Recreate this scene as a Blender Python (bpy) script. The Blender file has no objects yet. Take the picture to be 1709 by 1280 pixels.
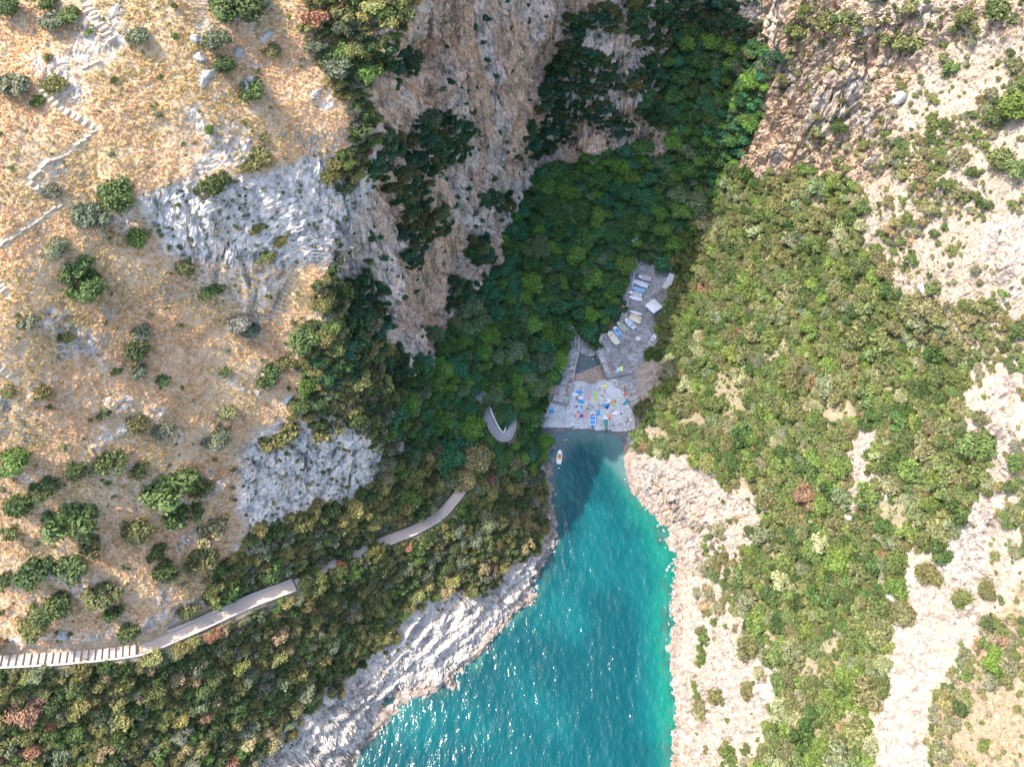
import bpy, bmesh, math, random
import numpy as np
from mathutils import Vector, Matrix
from mathutils.geometry import delaunay_2d_cdt

rng = np.random.default_rng(7)
random.seed(7)
scn = bpy.context.scene
COL = scn.collection

# ------------------------------------------------------------------ camera, sky, sun
CAM_Z, PITCH, FPX = 222.0, math.radians(62.0), 1234.0      # drone 222 m above the sea; focal length in photo pixels
cam_d = bpy.data.cameras.new('camera'); cam = bpy.data.objects.new('camera', cam_d); COL.objects.link(cam)
cam.location = (0, 0, CAM_Z); cam.rotation_euler = (math.pi/2 - PITCH, 0, 0)
cam_d.sensor_width = 36; cam_d.lens = FPX*36/1709.0
cam_d.clip_start = 1; cam_d.clip_end = 6000
scn.camera = cam
SUN_EL, SUN_TO = math.radians(56.5), Vector((-0.972, 0.235))  # plan direction towards the sun
world = bpy.data.worlds.new('World'); scn.world = world; world.use_nodes = True
wn = world.node_tree.nodes; wl = world.node_tree.links
sky = wn.new('ShaderNodeTexSky'); sky.sky_type = 'NISHITA'; sky.sun_disc = False
sky.sun_elevation = SUN_EL; sky.sun_rotation = math.atan2(SUN_TO.x, SUN_TO.y)
sky.air_density = 1.0; sky.dust_density = 2.5; sky.ozone_density = 1.0
wn['Background'].inputs['Strength'].default_value = 0.15
wl.new(sky.outputs[0], wn['Background'].inputs['Color'])
sun_d = bpy.data.lights.new('sun', 'SUN'); sun = bpy.data.objects.new('sun', sun_d); COL.objects.link(sun)
sun_d.energy = 2.05; sun_d.angle = math.radians(0.53); sun_d.color = (1.0, 0.93, 0.82)
sd = Vector((SUN_TO.x*math.cos(SUN_EL), SUN_TO.y*math.cos(SUN_EL), math.sin(SUN_EL)))
sun.rotation_euler = sd.to_track_quat('Z', 'Y').to_euler(); sun.location = sd*400
scn.view_settings.view_transform = 'Standard'; scn.view_settings.look = 'None'
scn.view_settings.gamma = 1.0; scn.view_settings.exposure = 1.92
scn.render.engine = 'CYCLES'
scn.cycles.max_bounces = 5; scn.cycles.diffuse_bounces = 3; scn.cycles.glossy_bounces = 2
scn.cycles.transmission_bounces = 2; scn.cycles.transparent_max_bounces = 4
scn.cycles.caustics_reflective = False; scn.cycles.caustics_refractive = False
scn.cycles.sample_clamp_direct = 0; scn.cycles.sample_clamp_indirect = 4
scn.cycles.use_denoising = True

# ------------------------------------------------------------------ survey: photo point + known height -> place on the ground
FW = np.array([0, math.cos(PITCH), -math.sin(PITCH)]); UP = np.array([0, math.sin(PITCH), math.cos(PITCH)])
def pz(px, py, z):
    d = FW + (px-854.5)/FPX*np.array([1., 0, 0]) + (640.0-py)/FPX*UP
    t = (z-CAM_Z)/d[2]
    return (d[0]*t, d[1]*t, z)
def project(P):
    P = np.asarray(P, float); q = P - np.array([0, 0, CAM_Z])
    dep = q@FW
    return 854.5 + FPX*q[..., 0]/dep, 640.0 - FPX*(q@UP)/dep, dep

# ------------------------------------------------------------------ noise
def _hash(i, j, k, seed):
    h = (i.astype(np.int64)*374761393 + j.astype(np.int64)*668265263 + k.astype(np.int64)*2147483647 + seed*1274126177) & 0xffffffff
    h = ((h ^ (h >> 13))*1274126177) & 0xffffffff
    h = ((h ^ (h >> 16))*2246822519) & 0xffffffff
    return ((h ^ (h >> 15)) & 0xffffff)/float(0xffffff)
def vnoise(P, seed=0):
    f = np.floor(P); r = P-f; r = r*r*r*(r*(r*6-15)+10)
    i, j, k = (f[:, a].astype(np.int64) for a in range(3)); out = np.zeros(len(P))
    for a in (0, 1):
        wx = r[:, 0] if a else 1-r[:, 0]
        for b in (0, 1):
            wy = r[:, 1] if b else 1-r[:, 1]
            for c in (0, 1):
                wz = r[:, 2] if c else 1-r[:, 2]
                out += wx*wy*wz*_hash(i+a, j+b, k+c, seed)
    return out*2-1
def fbm(P, oct=4, seed=0, ridged=False):
    o = np.zeros(len(P)); a = 1.0; tot = 0
    for n in range(oct):
        v = vnoise(P*(2.03**n) + n*17.3, seed+n)
        o += a*((1-2*np.abs(v)) if ridged else v); tot += a; a *= 0.5
    return o/tot
def worley(P, seed=0):
    f = np.floor(P); n = len(P); d1 = np.full(n, 9.); d2 = np.full(n, 9.); idv = np.zeros(n)
    i, j, k = (f[:, a].astype(np.int64) for a in range(3))
    for a in (-1, 0, 1):
        for b in (-1, 0, 1):
            for c in (-1, 0, 1):
                h1 = _hash(i+a, j+b, k+c, seed); h2 = _hash(i+a, j+b, k+c, seed+51); h3 = _hash(i+a, j+b, k+c, seed+97)
                d = np.sqrt((i+a+h1-P[:, 0])**2 + (j+b+h2-P[:, 1])**2 + (k+c+h3-P[:, 2])**2)
                m = d < d1
                d2 = np.where(m, d1, np.minimum(d2, d)); idv = np.where(m, h1, idv); d1 = np.where(m, d, d1)
    return d1, d2, idv
def blur(A, s):
    r = max(1, int(3*s)); k = np.exp(-0.5*(np.arange(-r, r+1)/s)**2); k /= k.sum()
    B = np.pad(A, ((r, r), (0, 0)), mode='edge'); B = sum(k[t]*B[t:t+A.shape[0]] for t in range(2*r+1))
    C = np.pad(B, ((0, 0), (r, r)), mode='edge'); return sum(k[t]*C[:, t:t+A.shape[1]] for t in range(2*r+1))
def sstep(a, b, x):
    t = np.clip((x-a)/(b-a), 0, 1); return t*t*(3-2*t)

# ------------------------------------------------------------------ terrain survey points (photo x, photo y, height in metres)
LINES = [   # break lines
 # left shore
 [(575,1285,0),(600,1240,0),(640,1200,0),(658,1157,0),(700,1152,0),(752,1147,0),(800,1092,0),(835,1047,0),(880,1007,0),(892,965,0),(911,925,0),(920,872,0),(914,820,0),(906,780,0),(900,735,0),(899,716,0)],
 # right shore
 [(1125,1285,0),(1130,1180,0),(1121,1100,0),(1137,1047,0),(1116,1030,0),(1130,985,0),(1148,955,0),(1138,905,0),(1112,892,0),(1114,866,0),(1095,850,0),(1062,818,0),(1050,797,0),(1056,745,0),(1057,720,0)],
 # water line of the beach
 [(899,716,0),(940,714,0),(985,716,0),(1030,720,0),(1057,720,0)],
 # lower footpath
 [(-60,1106,62),(0,1103,60),(100,1098,56.5),(240,1083,51.5),(330,1045,48),(420,1003,44.5),(490,978,42),(560,940,37.5),(640,903,32),(690,885,30),(735,860,28),(765,825,26.5),(780,800,26)],
 # left plateau edge and the foot of the great wall
 [(640,-10,134),(632,50,128),(622,130,121),(618,200,115),(614,260,109),(585,330,104),(575,390,98),(565,450,94),(572,520,89),(552,575,85),(585,640,77),(620,690,69)],
 [(930,215,34),(905,285,24),(862,352,20),(800,480,27),(770,520,30),(735,560,33),(702,640,40),(690,670,40),(668,760,40),(660,795,41)],
 # rock band across the plateau
 [(150,330,118),(235,315,119),(310,300,118.5),(430,285,114.5),(545,262,110.5)],
 [(160,420,113),(280,432,107),(420,442,102.5),(530,440,98.5)],
 # rock outcrop above the path
 [(395,745,73),(450,705,75),(520,690,72),(590,700,68),(640,722,62)],
 [(405,885,58),(455,888,54),(540,850,48),(610,832,44),(660,795,41)],
 # right cliff silhouette and base
 [(1345,-30,88),(1330,0,84),(1310,50,76),(1290,100,67),(1262,190,50),(1242,255,37),(1205,300,26)],
 # boat yard level
 [(1062,437,4.4),(1056,470,4.3),(1049,495,4.2),(1046,533,4.0),(1018,553,4.0),(1000,583,4.0),(1018,630,3.6),(1060,624,3.8),(1066,610,4.0),(1092,580,4.0),(1100,540,4.0),(1115,490,4.2),(1132,458,4.4),(1098,446,4.5),(1062,437,4.4)],
]
POINTS = [
 # sea bed
 (800,1285,-7),(950,1150,-7),(1000,950,-5),(985,820,-3.5),(975,760,-1.6),(700,1270,-6),(860,1090,-4.5),(1060,1200,-6),(960,735,-0.7),(1010,738,-0.7),
 # left headland between shore and path
 (520,1275,8),(470,1280,12),(400,1240,21),(560,1200,11),(520,1130,20),(600,1140,7.5),(620,1050,17),(690,1090,7),(720,990,15),(770,1040,6.5),(800,960,13),(850,970,6),(880,920,8),(820,880,18),
 (700,930,24),(600,980,26),(500,1050,31),(350,1130,38),(200,1180,42),(0,1200,48),(0,1280,37),(200,1280,31),(330,1280,24),(-60,1280,41),(860,830,13),(830,790,19),(885,790,8),(880,750,8),
 # hairpin slope
 (840,738,20),(815,700,22),(800,650,26),(858,660,16),(868,700,15),(880,610,13),(890,660,9),(905,655,4.5),(925,545,8),(750,740,29),(720,800,30),(740,680,30),(770,620,30),(830,560,22),(900,560,13),(900,480,16),(960,520,9),(850,440,19),
 (930,420,18),(1000,480,9),(1030,400,13),(950,300,24),(1000,300,23),(1090,300,21),(1150,300,23),(1150,390,14),(1090,400,11),(1180,340,20),(1020,250,27),(960,260,26),
 # promenade and beach
 (963,560,4.2),(948,572,4.2),(936,612,4.0),(928,652,3.8),(945,668,2.0),(955,640,2.2),(962,590,2.1),(985,592,2.0),(1002,610,2.0),(1018,640,2.2),(980,650,1.9),(1035,652,2.2),(1055,690,1.4),(905,695,0.8),(980,690,0.9),(915,680,1.6),(1062,640,3.2),(1072,660,3.4),(1066,690,2.6),
 (988,570,4.5),(1075,615,8),(1085,640,7),(1080,690,6),(1072,730,6),
 # gully at the head of the valley
 (1100,160,38),(1150,200,33),(1230,130,41),(1230,200,34),(1180,60,45),(1180,0,52),(1120,60,48),(1050,100,60),(1060,180,44),(1000,200,42),(1000,100,60),(930,170,42),(1250,30,58),(1285,20,70),(1040,0,74),(1110,0,62),
 # left plateau
 (0,900,77),(0,780,90),(0,640,104),(0,540,113),(0,440,117),(0,300,125),(0,200,130),(0,0,139),(-80,0,139.5),(-80,300,125.5),(-80,640,105),(-80,900,78),
 (300,200,124.5),(300,0,136),(450,200,119.5),(450,0,132),(560,100,123),(560,0,130),(150,200,128),(150,0,138),(560,200,117),(150,300,120),
 (150,640,98),(150,480,108),(300,640,89.5),(300,540,96),(480,640,79),(450,540,88),(150,780,85),(200,880,71),(300,780,77),(100,1000,66),(250,1000,59),(380,950,51),(320,890,62),(100,900,74),
 (480,930,47),(560,880,43),(640,860,37),
 # right slope
 (1100,600,8),(1200,600,20),(1300,600,32),(1450,600,47),(1600,600,63),(1709,600,76),(1800,600,80),
 (1090,770,11),(1110,820,9),(1150,830,12),(1200,780,23),(1330,780,35),(1450,780,46),(1600,780,60),(1709,780,72),(1800,780,75),(1165,890,9),(1200,880,15),(1170,960,7),
 (1200,1000,12),(1300,1000,24),(1450,1000,38),(1600,1000,53),(1709,1000,64),(1800,1000,68),(1180,1130,10),(1250,1120,18),
 (1170,1280,8),(1250,1280,17),(1400,1280,33),(1550,1280,47),(1709,1280,61),(1800,1280,65),
 (1130,500,10),(1180,440,18),(1250,440,28),(1350,440,42),(1450,440,56),(1580,440,74),(1709,440,84),(1800,440,88),
 (1240,310,34),(1300,295,44),(1420,290,60),(1550,300,78),(1709,300,92),(1800,300,97),
 (1330,190,62),(1400,100,84),(1400,200,68),(1480,200,76),(1550,100,90),(1709,100,100),(1709,200,95),(1800,100,104),(1450,0,97),(1600,0,101),(1709,0,108),(1800,-20,112),
]
WORLD = [(-230,-60,60),(-230,60,135),(-230,160,185),(-230,360,240),(-120,360,250),(-130,-60,38),(-95,-60,22),(-62,-60,0),(-30,-60,-8),(10,-60,-9),(40,-60,-8),(56,-60,0),(80,-60,24),(130,-60,70),(250,-60,110),
 (250,60,150),(250,160,190),(250,360,260),(150,200,150),(130,240,150),(150,360,210),(100,230,95),(97,262,100),(78,300,70),(80,360,95),
 (-80,180,165),(-60,250,200),(-30,140,135),(-26,165,140),(-12,200,158),(6,240,176),(30,262,165),(45,262,120),(52,300,120),(30,360,190),(-130,100,140),(-130,180,170),
 (-18.5,136,112),(-14.5,137,33),(-9.5,166,104),(-5,168,30),(-16,168,130),(0,192,100),(3.5,193,60),(-6,192,148),(11,216,112),(14,214,74),(4,218,166),(26,236,115),(30,228,85)]
vx, vz, ve = [], [], []
def _add(p):
    for n, q in enumerate(vx):
        if abs(q[0]-p[0]) < .05 and abs(q[1]-p[1]) < .05: return n
    vx.append((p[0], p[1])); vz.append(p[2]); return len(vx)-1
for L in LINES:
    ids = [_add(pz(*p)) for p in L]
    ve += [(a, b) for a, b in zip(ids, ids[1:]) if a != b]
for p in POINTS: _add(pz(*p))
for p in WORLD: _add(p)
_v, _e, _f, _ov, _, _ = delaunay_2d_cdt([Vector(p) for p in vx], ve, [], 0, 1e-4)
zz = []
for k, o in enumerate(_ov):
    if o: zz.append(vz[o[0]])
    else:
        d = [(v[0]-_v[k].x)**2 + (v[1]-_v[k].y)**2 for v in vx]; a, b = np.argsort(d)[:2]
        zz.append((vz[a]*d[b]+vz[b]*d[a])/(d[a]+d[b]))
X0, X1, Y0, Y1, CELL = -228., 248., -58., 355., 0.5
gx = np.arange(X0, X1, CELL); gy = np.arange(Y0, Y1, CELL)
HF = np.full((len(gy), len(gx)), np.nan)
for tri in _f:
    a, b, c = (np.array(_v[t]) for t in tri); za, zb, zc = (zz[t] for t in tri)
    lo = np.minimum(np.minimum(a, b), c); hi = np.maximum(np.maximum(a, b), c)
    i0, i1 = max(0, int((lo[0]-X0)/CELL)), min(len(gx), int((hi[0]-X0)/CELL)+2)
    j0, j1 = max(0, int((lo[1]-Y0)/CELL)), min(len(gy), int((hi[1]-Y0)/CELL)+2)
    if i1 <= i0 or j1 <= j0: continue
    xs, ys = np.meshgrid(gx[i0:i1], gy[j0:j1])
    den = (b[1]-c[1])*(a[0]-c[0])+(c[0]-b[0])*(a[1]-c[1])
    if abs(den) < 1e-9: continue
    w0 = ((b[1]-c[1])*(xs-c[0])+(c[0]-b[0])*(ys-c[1]))/den
    w1 = ((c[1]-a[1])*(xs-c[0])+(a[0]-c[0])*(ys-c[1]))/den
    w2 = 1-w0-w1; m = (w0 >= -1e-6) & (w1 >= -1e-6) & (w2 >= -1e-6)
    HF[j0:j1, i0:i1][m] = (w0*za+w1*zb+w2*zc)[m]
HF = np.where(np.isnan(HF), 0, HF)
HF0 = HF
HF = 0.5*blur(HF, 2.2) + 0.5*blur(HF, 5.0)
# terraces cut for the footpaths: (photo x, photo y, height)
LOWER = [(-60,1106,62),(0,1103,60),(100,1098,56.5),(170,1092,54),(240,1083,51.5),(290,1062,49.6),(330,1045,48),(420,1003,44.5),(490,978,42),(560,940,37.5),(640,903,32),(690,885,30),(735,860,28),(765,825,26.5),(780,798,26),(786,770,26),(775,730,26.5),(780,690,27),(790,655,27)]
HAIR = [(788,640,27),(797,650,26),(806,672,24.5),(815,697,22.8),(826,720,21.2),(836,731,20.4),(846,730,19.8),(853,715,19),(855,690,17.6),(858,660,16),(868,632,14.3),(880,608,12.8),(895,580,10.8),(912,554,8.8),(932,543,7),(950,549,5.4),(958,560,4.4)]
def dense(pts, step=.5):
    W = np.array([pz(*p) for p in pts]); W = np.array([W[0]*(1-t)**0 if False else W[i]*(1-t)+W[i+1]*t for i in range(len(W)-1) for t in np.linspace(0, 1, 8, endpoint=False)] + [W[-1]])
    for _ in range(6): W[1:-1] = .25*W[:-2]+.5*W[1:-1]+.25*W[2:]
    s_ = np.concatenate([[0], np.cumsum(np.linalg.norm(np.diff(W[:, :2], axis=0), axis=1))]); n = max(2, int(s_[-1]/step))
    q = np.linspace(0, s_[-1], n); return np.stack([np.interp(q, s_, W[:, a]) for a in range(3)], 1)
PATHW = np.zeros_like(HF)
def carve(W, half):
    global HF
    D = np.full(HF.shape, 99.); Z = np.zeros_like(HF); r_ = int((half+4)/CELL)+1
    for p in W:
        i, j = int((p[0]-X0)/CELL), int((p[1]-Y0)/CELL); a, b, c, d = i-r_, i+r_+1, j-r_, j+r_+1
        dd = np.hypot(gx[None, a:b]-p[0], gy[c:d, None]-p[1]); m = dd < D[c:d, a:b]
        D[c:d, a:b][m] = dd[m]; Z[c:d, a:b][m] = p[2]
    w = sstep(half+3.2, half+.3, D); HF = HF*(1-w)+(Z-.2)*w
    PATHW[:] = np.maximum(PATHW, sstep(half+1.6, half+.4, D))
def level(pix, z, soft=1.2):
    global HF
    W = [pz(x, y, z) for x, y in pix]; xs, ys = np.meshgrid(gx, gy); ins = np.zeros(xs.shape, bool)
    for (ax, ay, _), (bx, by, _) in zip(W, W[1:]+W[:1]):
        if ay != by: ins ^= ((ay > ys) != (by > ys)) & (xs < (bx-ax)*(ys-ay)/(by-ay)+ax)
    w = blur(ins.astype(float), soft); w = sstep(.3, .7, w); HF = HF*(1-w)+z*w
level([(963,586),(996,586),(1010,612),(1018,634),(956,636)], 1.75)
level([(1062,440),(1055,478),(1046,494),(1048,508),(1045,533),(1020,552),(1003,560),(1000,583),(1019,628),(1058,622),(1066,606),(1088,580),(1098,545),(1114,500),(1130,456),(1098,446)], 4.0)
LOWER_W, HAIR_W = dense(LOWER), dense(HAIR)
carve(LOWER_W, 1.5); carve(HAIR_W, 1.7)
def hf_at(A, x, y):
    u = np.clip((np.asarray(x)-X0)/CELL, 0, len(gx)-1.001); v = np.clip((np.asarray(y)-Y0)/CELL, 0, len(gy)-1.001)
    i = u.astype(int); j = v.astype(int); u = u-i; v = v-j
    return A[j, i]*(1-u)*(1-v)+A[j, i+1]*u*(1-v)+A[j+1, i]*(1-u)*v+A[j+1, i+1]*u*v

# ------------------------------------------------------------------ land cover, outlined on the survey photo and carried over to the ground
MS = 2.0; MW, MH, MO = 1100, 860, 130          # cells of 2 photo pixels, margin of 130 cells
def poly_mask(polys, soft=3.0):
    M = np.zeros((MH, MW)); ys, xs = np.mgrid[0:MH, 0:MW]; X = (xs-MO)*MS; Y = (ys-MO)*MS
    for P in polys:
        x0 = min(p[0] for p in P)-4; x1 = max(p[0] for p in P)+4; y0 = min(p[1] for p in P)-4; y1 = max(p[1] for p in P)+4
        a, b = max(0, int(x0/MS+MO)), min(MW, int(x1/MS+MO)+1); c, d = max(0, int(y0/MS+MO)), min(MH, int(y1/MS+MO)+1)
        x = X[c:d, a:b]; y = Y[c:d, a:b]; ins = np.zeros(x.shape, bool)
        for (ax, ay), (bx, by) in zip(P, P[1:]+P[:1]):
            if ay == by: continue
            ins ^= ((ay > y) != (by > y)) & (x < (bx-ax)*(y-ay)/(by-ay)+ax)
        M[c:d, a:b][ins] = 1
    return blur(M, soft) if soft else M
E = -250; R = 1950; B = 1530
COVER = {
 'grass': [[(E,E),(560,E),(560,0),(575,60),(565,120),(600,170),(606,230),(560,262),(430,286),(300,302),(235,318),(255,400),(330,448),(540,436),(545,520),(500,570),(520,640),(480,690),(400,720),(330,740),(230,750),(180,790),(60,790),(E,800)],
           [(E,770),(180,770),(330,725),(405,715),(400,860),(400,960),(330,1035),(240,1070),(E,1090)], [(1545,1290),(1570,1150),(1620,1080),(1709,960),(R,900),(R,B),(1500,B)]],
 'rockface': [[(235,318),(310,303),(430,288),(560,255),(640,300),(640,430),(540,440),(330,446),(270,425)],
              [(390,755),(470,700),(560,692),(640,722),(662,790),(600,832),(470,852),(440,892),(400,870)]],
 'shore_left': [[(420,B),(440,1270),(500,1208),(570,1155),(620,1110),(650,1060),(720,1003),(800,982),(870,948),(903,912),(912,830),(895,790),(892,720),(930,720),(950,1000),(800,1130),(640,1240),(590,1300),(590,B)]],
 'wall': [[(640,E),(1330,E),(1330,20),(1270,90),(1110,40),(1112,258),(1010,255),(900,292),(862,352),(802,490),(730,560),(698,662),(640,650),(592,560),(560,455),(640,300),(622,150)]],
 'forest': [[(1110,E),(1335,E),(1240,262),(1190,335),(1130,440),(1112,470),(1066,440),(1046,470),(1040,540),(1005,556),(985,590),(960,560),(940,580),(930,640),(905,650),(900,700),(898,760),(840,790),(700,765),(645,690),(700,660),(735,562),(803,490),(863,352),(902,290),(1010,255),(1112,258),(1110,60)]],
 'scrub_left': [[(E,1115),(240,1096),(330,1060),(420,1015),(490,990),(500,960),(390,1000),(350,960),(420,900),(470,868),(620,838),(665,770),(760,755),(890,780),(912,830),(902,885),(880,925),(800,972),(720,995),(650,1048),(610,1100),(560,1150),(440,1265),(420,B),(E,B)],
                [(510,0),(640,0),(625,150),(630,260),(585,330),(540,320),(600,230),(560,130)], [(560,440),(600,560),(700,660),(640,700),(650,760),(560,690),(490,680),(520,620),(545,540),(530,470)]],
 'scrub_right': [[(1195,275),(1240,300),(1330,290),(1425,305),(1440,460),(1560,520),(1590,640),(1640,750),(1600,850),(1560,900),(1485,950),(1485,1090),(1450,1190),(1440,1300),(1240,1300),(1310,1110),(1235,1000),(1252,930),(1275,830),(1215,800),(1150,770),(1062,735),(1100,640),(1092,600),(1110,540),(1108,480),(1140,420)]],
 'bare_strip': [[(1440,660),(1460,690),(1455,770),(1470,800),(1420,880),(1440,970),(1410,975),(1385,900),(1420,830),(1405,760)],
                [(1640,380),(1709,360),(1709,560),(1660,640),(1620,700),(1640,800),(1600,880),(1500,980),(1500,1090),(1460,1200),(1450,1300),(1540,1300),(1560,1150),(1640,1000),(1650,900),(1700,800),(1709,640)]],
 'shore_right': [[(1040,725),(1062,745),(1150,775),(1215,805),(1270,840),(1250,935),(1225,990),(1300,1110),(1230,1300),(1220,B),(1080,B),(1095,1000),(1040,820)],[(1048,640),(1072,610),(1098,595),(1100,640),(1080,680),(1075,740),(1050,740),(1060,690)]],
 'cliff_right': [[(1335,E),(R,E),(R,60),(1600,60),(1520,150),(1470,300),(1420,300),(1320,292),(1240,300),(1200,300),(1250,250),(1300,60)]],
 'flat': [[(1062,437),(1056,470),(1049,495),(1046,533),(1018,553),(1000,583),(1018,630),(1060,624),(1066,610),(1092,580),(1100,540),(1115,490),(1132,458),(1098,446)],
          [(963,556),(948,570),(936,612),(926,655),(910,682),(899,700),(897,740),(1057,742),(1058,700),(1062,650),(1066,624),(1018,634),(1000,583),(985,590)]],
}
COVER['path'] = []
MASK = {k: poly_mask(v, 1.5 if k == 'flat' else 3.0) for k, v in COVER.items() if v}
def mask_at(k, px, py):
    i = np.clip(px/MS+MO, 0, MW-1).astype(int); j = np.clip(py/MS+MO, 0, MH-1).astype(int)
    return MASK[k][j, i]

# ------------------------------------------------------------------ terrain mesh: rows follow Y; columns crowd where the ground is steep
GY, GX = np.gradient(HF, CELL); SL = np.sqrt(GX**2+GY**2)
ys_rows = np.concatenate([np.arange(-56, -30, 2.5), np.arange(-30, -8, 0.9), np.arange(-8, 148, 0.52), np.arange(148, 232, 0.34), np.arange(232, 258, 0.52), np.arange(258, 353, 2.5)])
NX = 1000
px_, py_, _d = project(np.stack([*np.meshgrid(gx, gy), HF], -1))
inview = ((px_ > -140) & (px_ < 1850) & (py_ > -80) & (py_ < 1420)).astype(float)
Wt = np.sqrt(1+np.minimum(SL, 7)**2)*(0.12+0.88*blur(inview, 6))
Wt = blur(Wt, 5)
VX = np.zeros((len(ys_rows), NX))
for j, y in enumerate(ys_rows):
    w = Wt[min(len(gy)-1, int((y-Y0)/CELL))]; cs = np.cumsum(w); cs = (cs-cs[0])/(cs[-1]-cs[0])
    VX[j] = np.interp(np.linspace(0, 1, NX), cs, gx)
VY = np.repeat(ys_rows[:, None], NX, 1)
P = np.stack([VX.ravel(), VY.ravel(), hf_at(HF, VX.ravel(), VY.ravel())], 1)
sx = hf_at(GX, P[:, 0], P[:, 1]); sy = hf_at(GY, P[:, 0], P[:, 1]); slope = np.sqrt(sx**2+sy**2)
Nrm = np.stack([-sx, -sy, np.ones(len(sx))], 1); Nrm /= np.linalg.norm(Nrm, axis=1)[:, None]
px, py, dep = project(P)
jx = fbm(P/9, 3, 3)*26; jy = fbm(P/9, 3, 8)*26      # ragged borders
mk = {k: mask_at(k, px+(0 if k == 'flat' else jx), py+(0 if k == 'flat' else jy)) for k in MASK}
sea_w = sstep(1.5, -1.0, P[:, 2])
pathw = hf_at(PATHW, P[:, 0], P[:, 1]); flat = np.maximum(mk['flat'], pathw)
n_fine = fbm(P/1.3, 3, 21)
rock = np.clip(np.maximum.reduce([mk['rockface'], mk['shore_left'], mk['wall'], mk['shore_right'], mk['cliff_right'], 0.95*mk['bare_strip'], 0.85*mk['grass']*sstep(.60, .70, fbm(P/9, 4, 333)*.5+.5)]), 0, 1)
rock = np.maximum(rock, 0.8*sstep(1.5, 2.6, slope)*(1-0.8*mk['scrub_left'])*(1-mk['scrub_right']))
onright = sstep(20, 50, P[:, 0]+0.1*(P[:, 1]-100)); rocky_gen = 0.45*onright*(1-mk['scrub_right'])*(1-mk['forest'])
rock = np.clip(np.maximum(rock, rocky_gen), 0, 1)*(1-flat)
# relief
onr_ = sstep(30, 55, P[:, 0])
Pa = P.copy(); Pa[:, 2] *= 0.45+0.45*onr_                                     # drawn out down the fall line on the walls
steep = sstep(0.9, 2.0, slope)
c1, c2, cid = worley(Pa/5.5 + fbm(P/4, 2, 5)[:, None]*0.35, 11)
e1, e2, eid = worley(P/2.0 + 40, 12)
g1, g2, gid = worley(P/0.95 + n_fine[:, None]*0.2, 14)
big = fbm(Pa/16, 4, 31, ridged=True)
row_ok = 1/(1+(np.abs(sy)*np.where((P[:, 1] > 148) & (P[:, 1] < 232), .34, .52)/1.3)**2)    # fine relief fades where the rows are far apart
ribs = fbm(np.stack([P[:, 0]*.16, P[:, 1]*.62, P[:, 2]*.16], 1)/2.6, 4, 71, ridged=True)     # ribs and gullies running down the right slope
shelf = fbm(np.stack([P[:, 0]/22, P[:, 1]/22, P[:, 2]/5.5], 1), 3, 77)
disp = rock*(steep*(2.6*big - 0.6)*(1-0.65*onr_) + (0.5+1.3*steep)*(1-.4*onr_)*(cid-0.5) - 1.2*steep*sstep(.16, 0, c2-c1) + row_ok*(1.0*(eid-0.5)*(0.45+0.55*steep) - 0.5*sstep(.2, 0, e2-e1) + 0.5*(gid-0.5) + 0.25*n_fine))
disp += mk['wall']*(1-flat)*(3.2*shelf + 3.4*fbm(Pa/30, 2, 79))
fiss = fbm(np.stack([P[:, 0]/4.5, P[:, 1]/4.5, P[:, 2]/30], 1), 3, 83, ridged=True)          # vertical fissures and ribs
disp += mk['wall']*(1-flat)*steep*3.0*(fiss-.1) + mk['cliff_right']*(1-flat)*sstep(.6, 1.3, slope)*2.4*(fiss-.1)
disp += onr_*rock*(1-flat)*1.3*(ribs-.15)
wb = np.hypot((px-902)/1.0, (py-112)/1.35); disp -= mk['wall']*9*sstep(40, 6, wb); wb = np.hypot((px-700)/1.2, py-95); disp -= mk['wall']*4*sstep(45, 8, wb)     # hollows in the wall
disp += (1-flat)*(1-rock)*(0.9*fbm(P/8, 3, 61) + 0.22*n_fine)
clump = sstep(0.62, 0.9, worley(P/3.1+9, 77)[2])*(1-rock)*(1-flat)  # stones that stick out of the grass
disp += clump*0.15
disp += mk['shore_left']*(1-flat)*(2.3*fbm(np.stack([P[:, 0]*.5-P[:, 1]*.5, P[:, 0]*.2+P[:, 1]*.2, P[:, 2]*.2], 1)/2.2, 3, 91, ridged=True)-.3)
disp *= (0.35+0.65*(1-sea_w))
disp += flat*0.05*n_fine
Q = P + Nrm*disp[:, None]

# ------------------------------------------------------------------ materials
def new_mat(name):
    m = bpy.data.materials.new(name); m.use_nodes = True
    nt = m.node_tree; return m, nt, nt.nodes['Principled BSDF']
def N(nt, kind, **kw):
    n = nt.nodes.new(kind)
    for k, v in kw.items():
        if k in n.inputs.keys() if hasattr(n.inputs, 'keys') else False: n.inputs[k].default_value = v
        else: setattr(n, k, v)
    return n
def math_node(nt, op, a, b=None, clamp=False):
    n = nt.nodes.new('ShaderNodeMath'); n.operation = op; n.use_clamp = clamp
    for i, v in enumerate((a, b)):
        if v is None: continue
        if hasattr(v, 'links'): nt.links.new(v, n.inputs[i])
        else: n.inputs[i].default_value = v
    return n.outputs[0]
def mix_col(nt, fac, a, b, mode='MIX'):
    n = nt.nodes.new('ShaderNodeMix'); n.data_type = 'RGBA'; n.blend_type = mode
    for sock, v in ((n.inputs[0], fac), (n.inputs[6], a), (n.inputs[7], b)):
        if hasattr(v, 'links'): nt.links.new(v, sock)
        elif isinstance(v, (int, float)): sock.default_value = v
        else: sock.default_value = (*v, 1)
    return n.outputs[2]
def noise_tex(nt, scale, detail=4, rough=.6, coord=None, dist=0):
    n = nt.nodes.new('ShaderNodeTexNoise'); n.inputs['Scale'].default_value = scale; n.inputs['Detail'].default_value = detail
    n.inputs['Roughness'].default_value = rough; n.inputs['Distortion'].default_value = dist
    if coord is not None: nt.links.new(coord, n.inputs['Vector'])
    return n.outputs['Fac']
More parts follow.
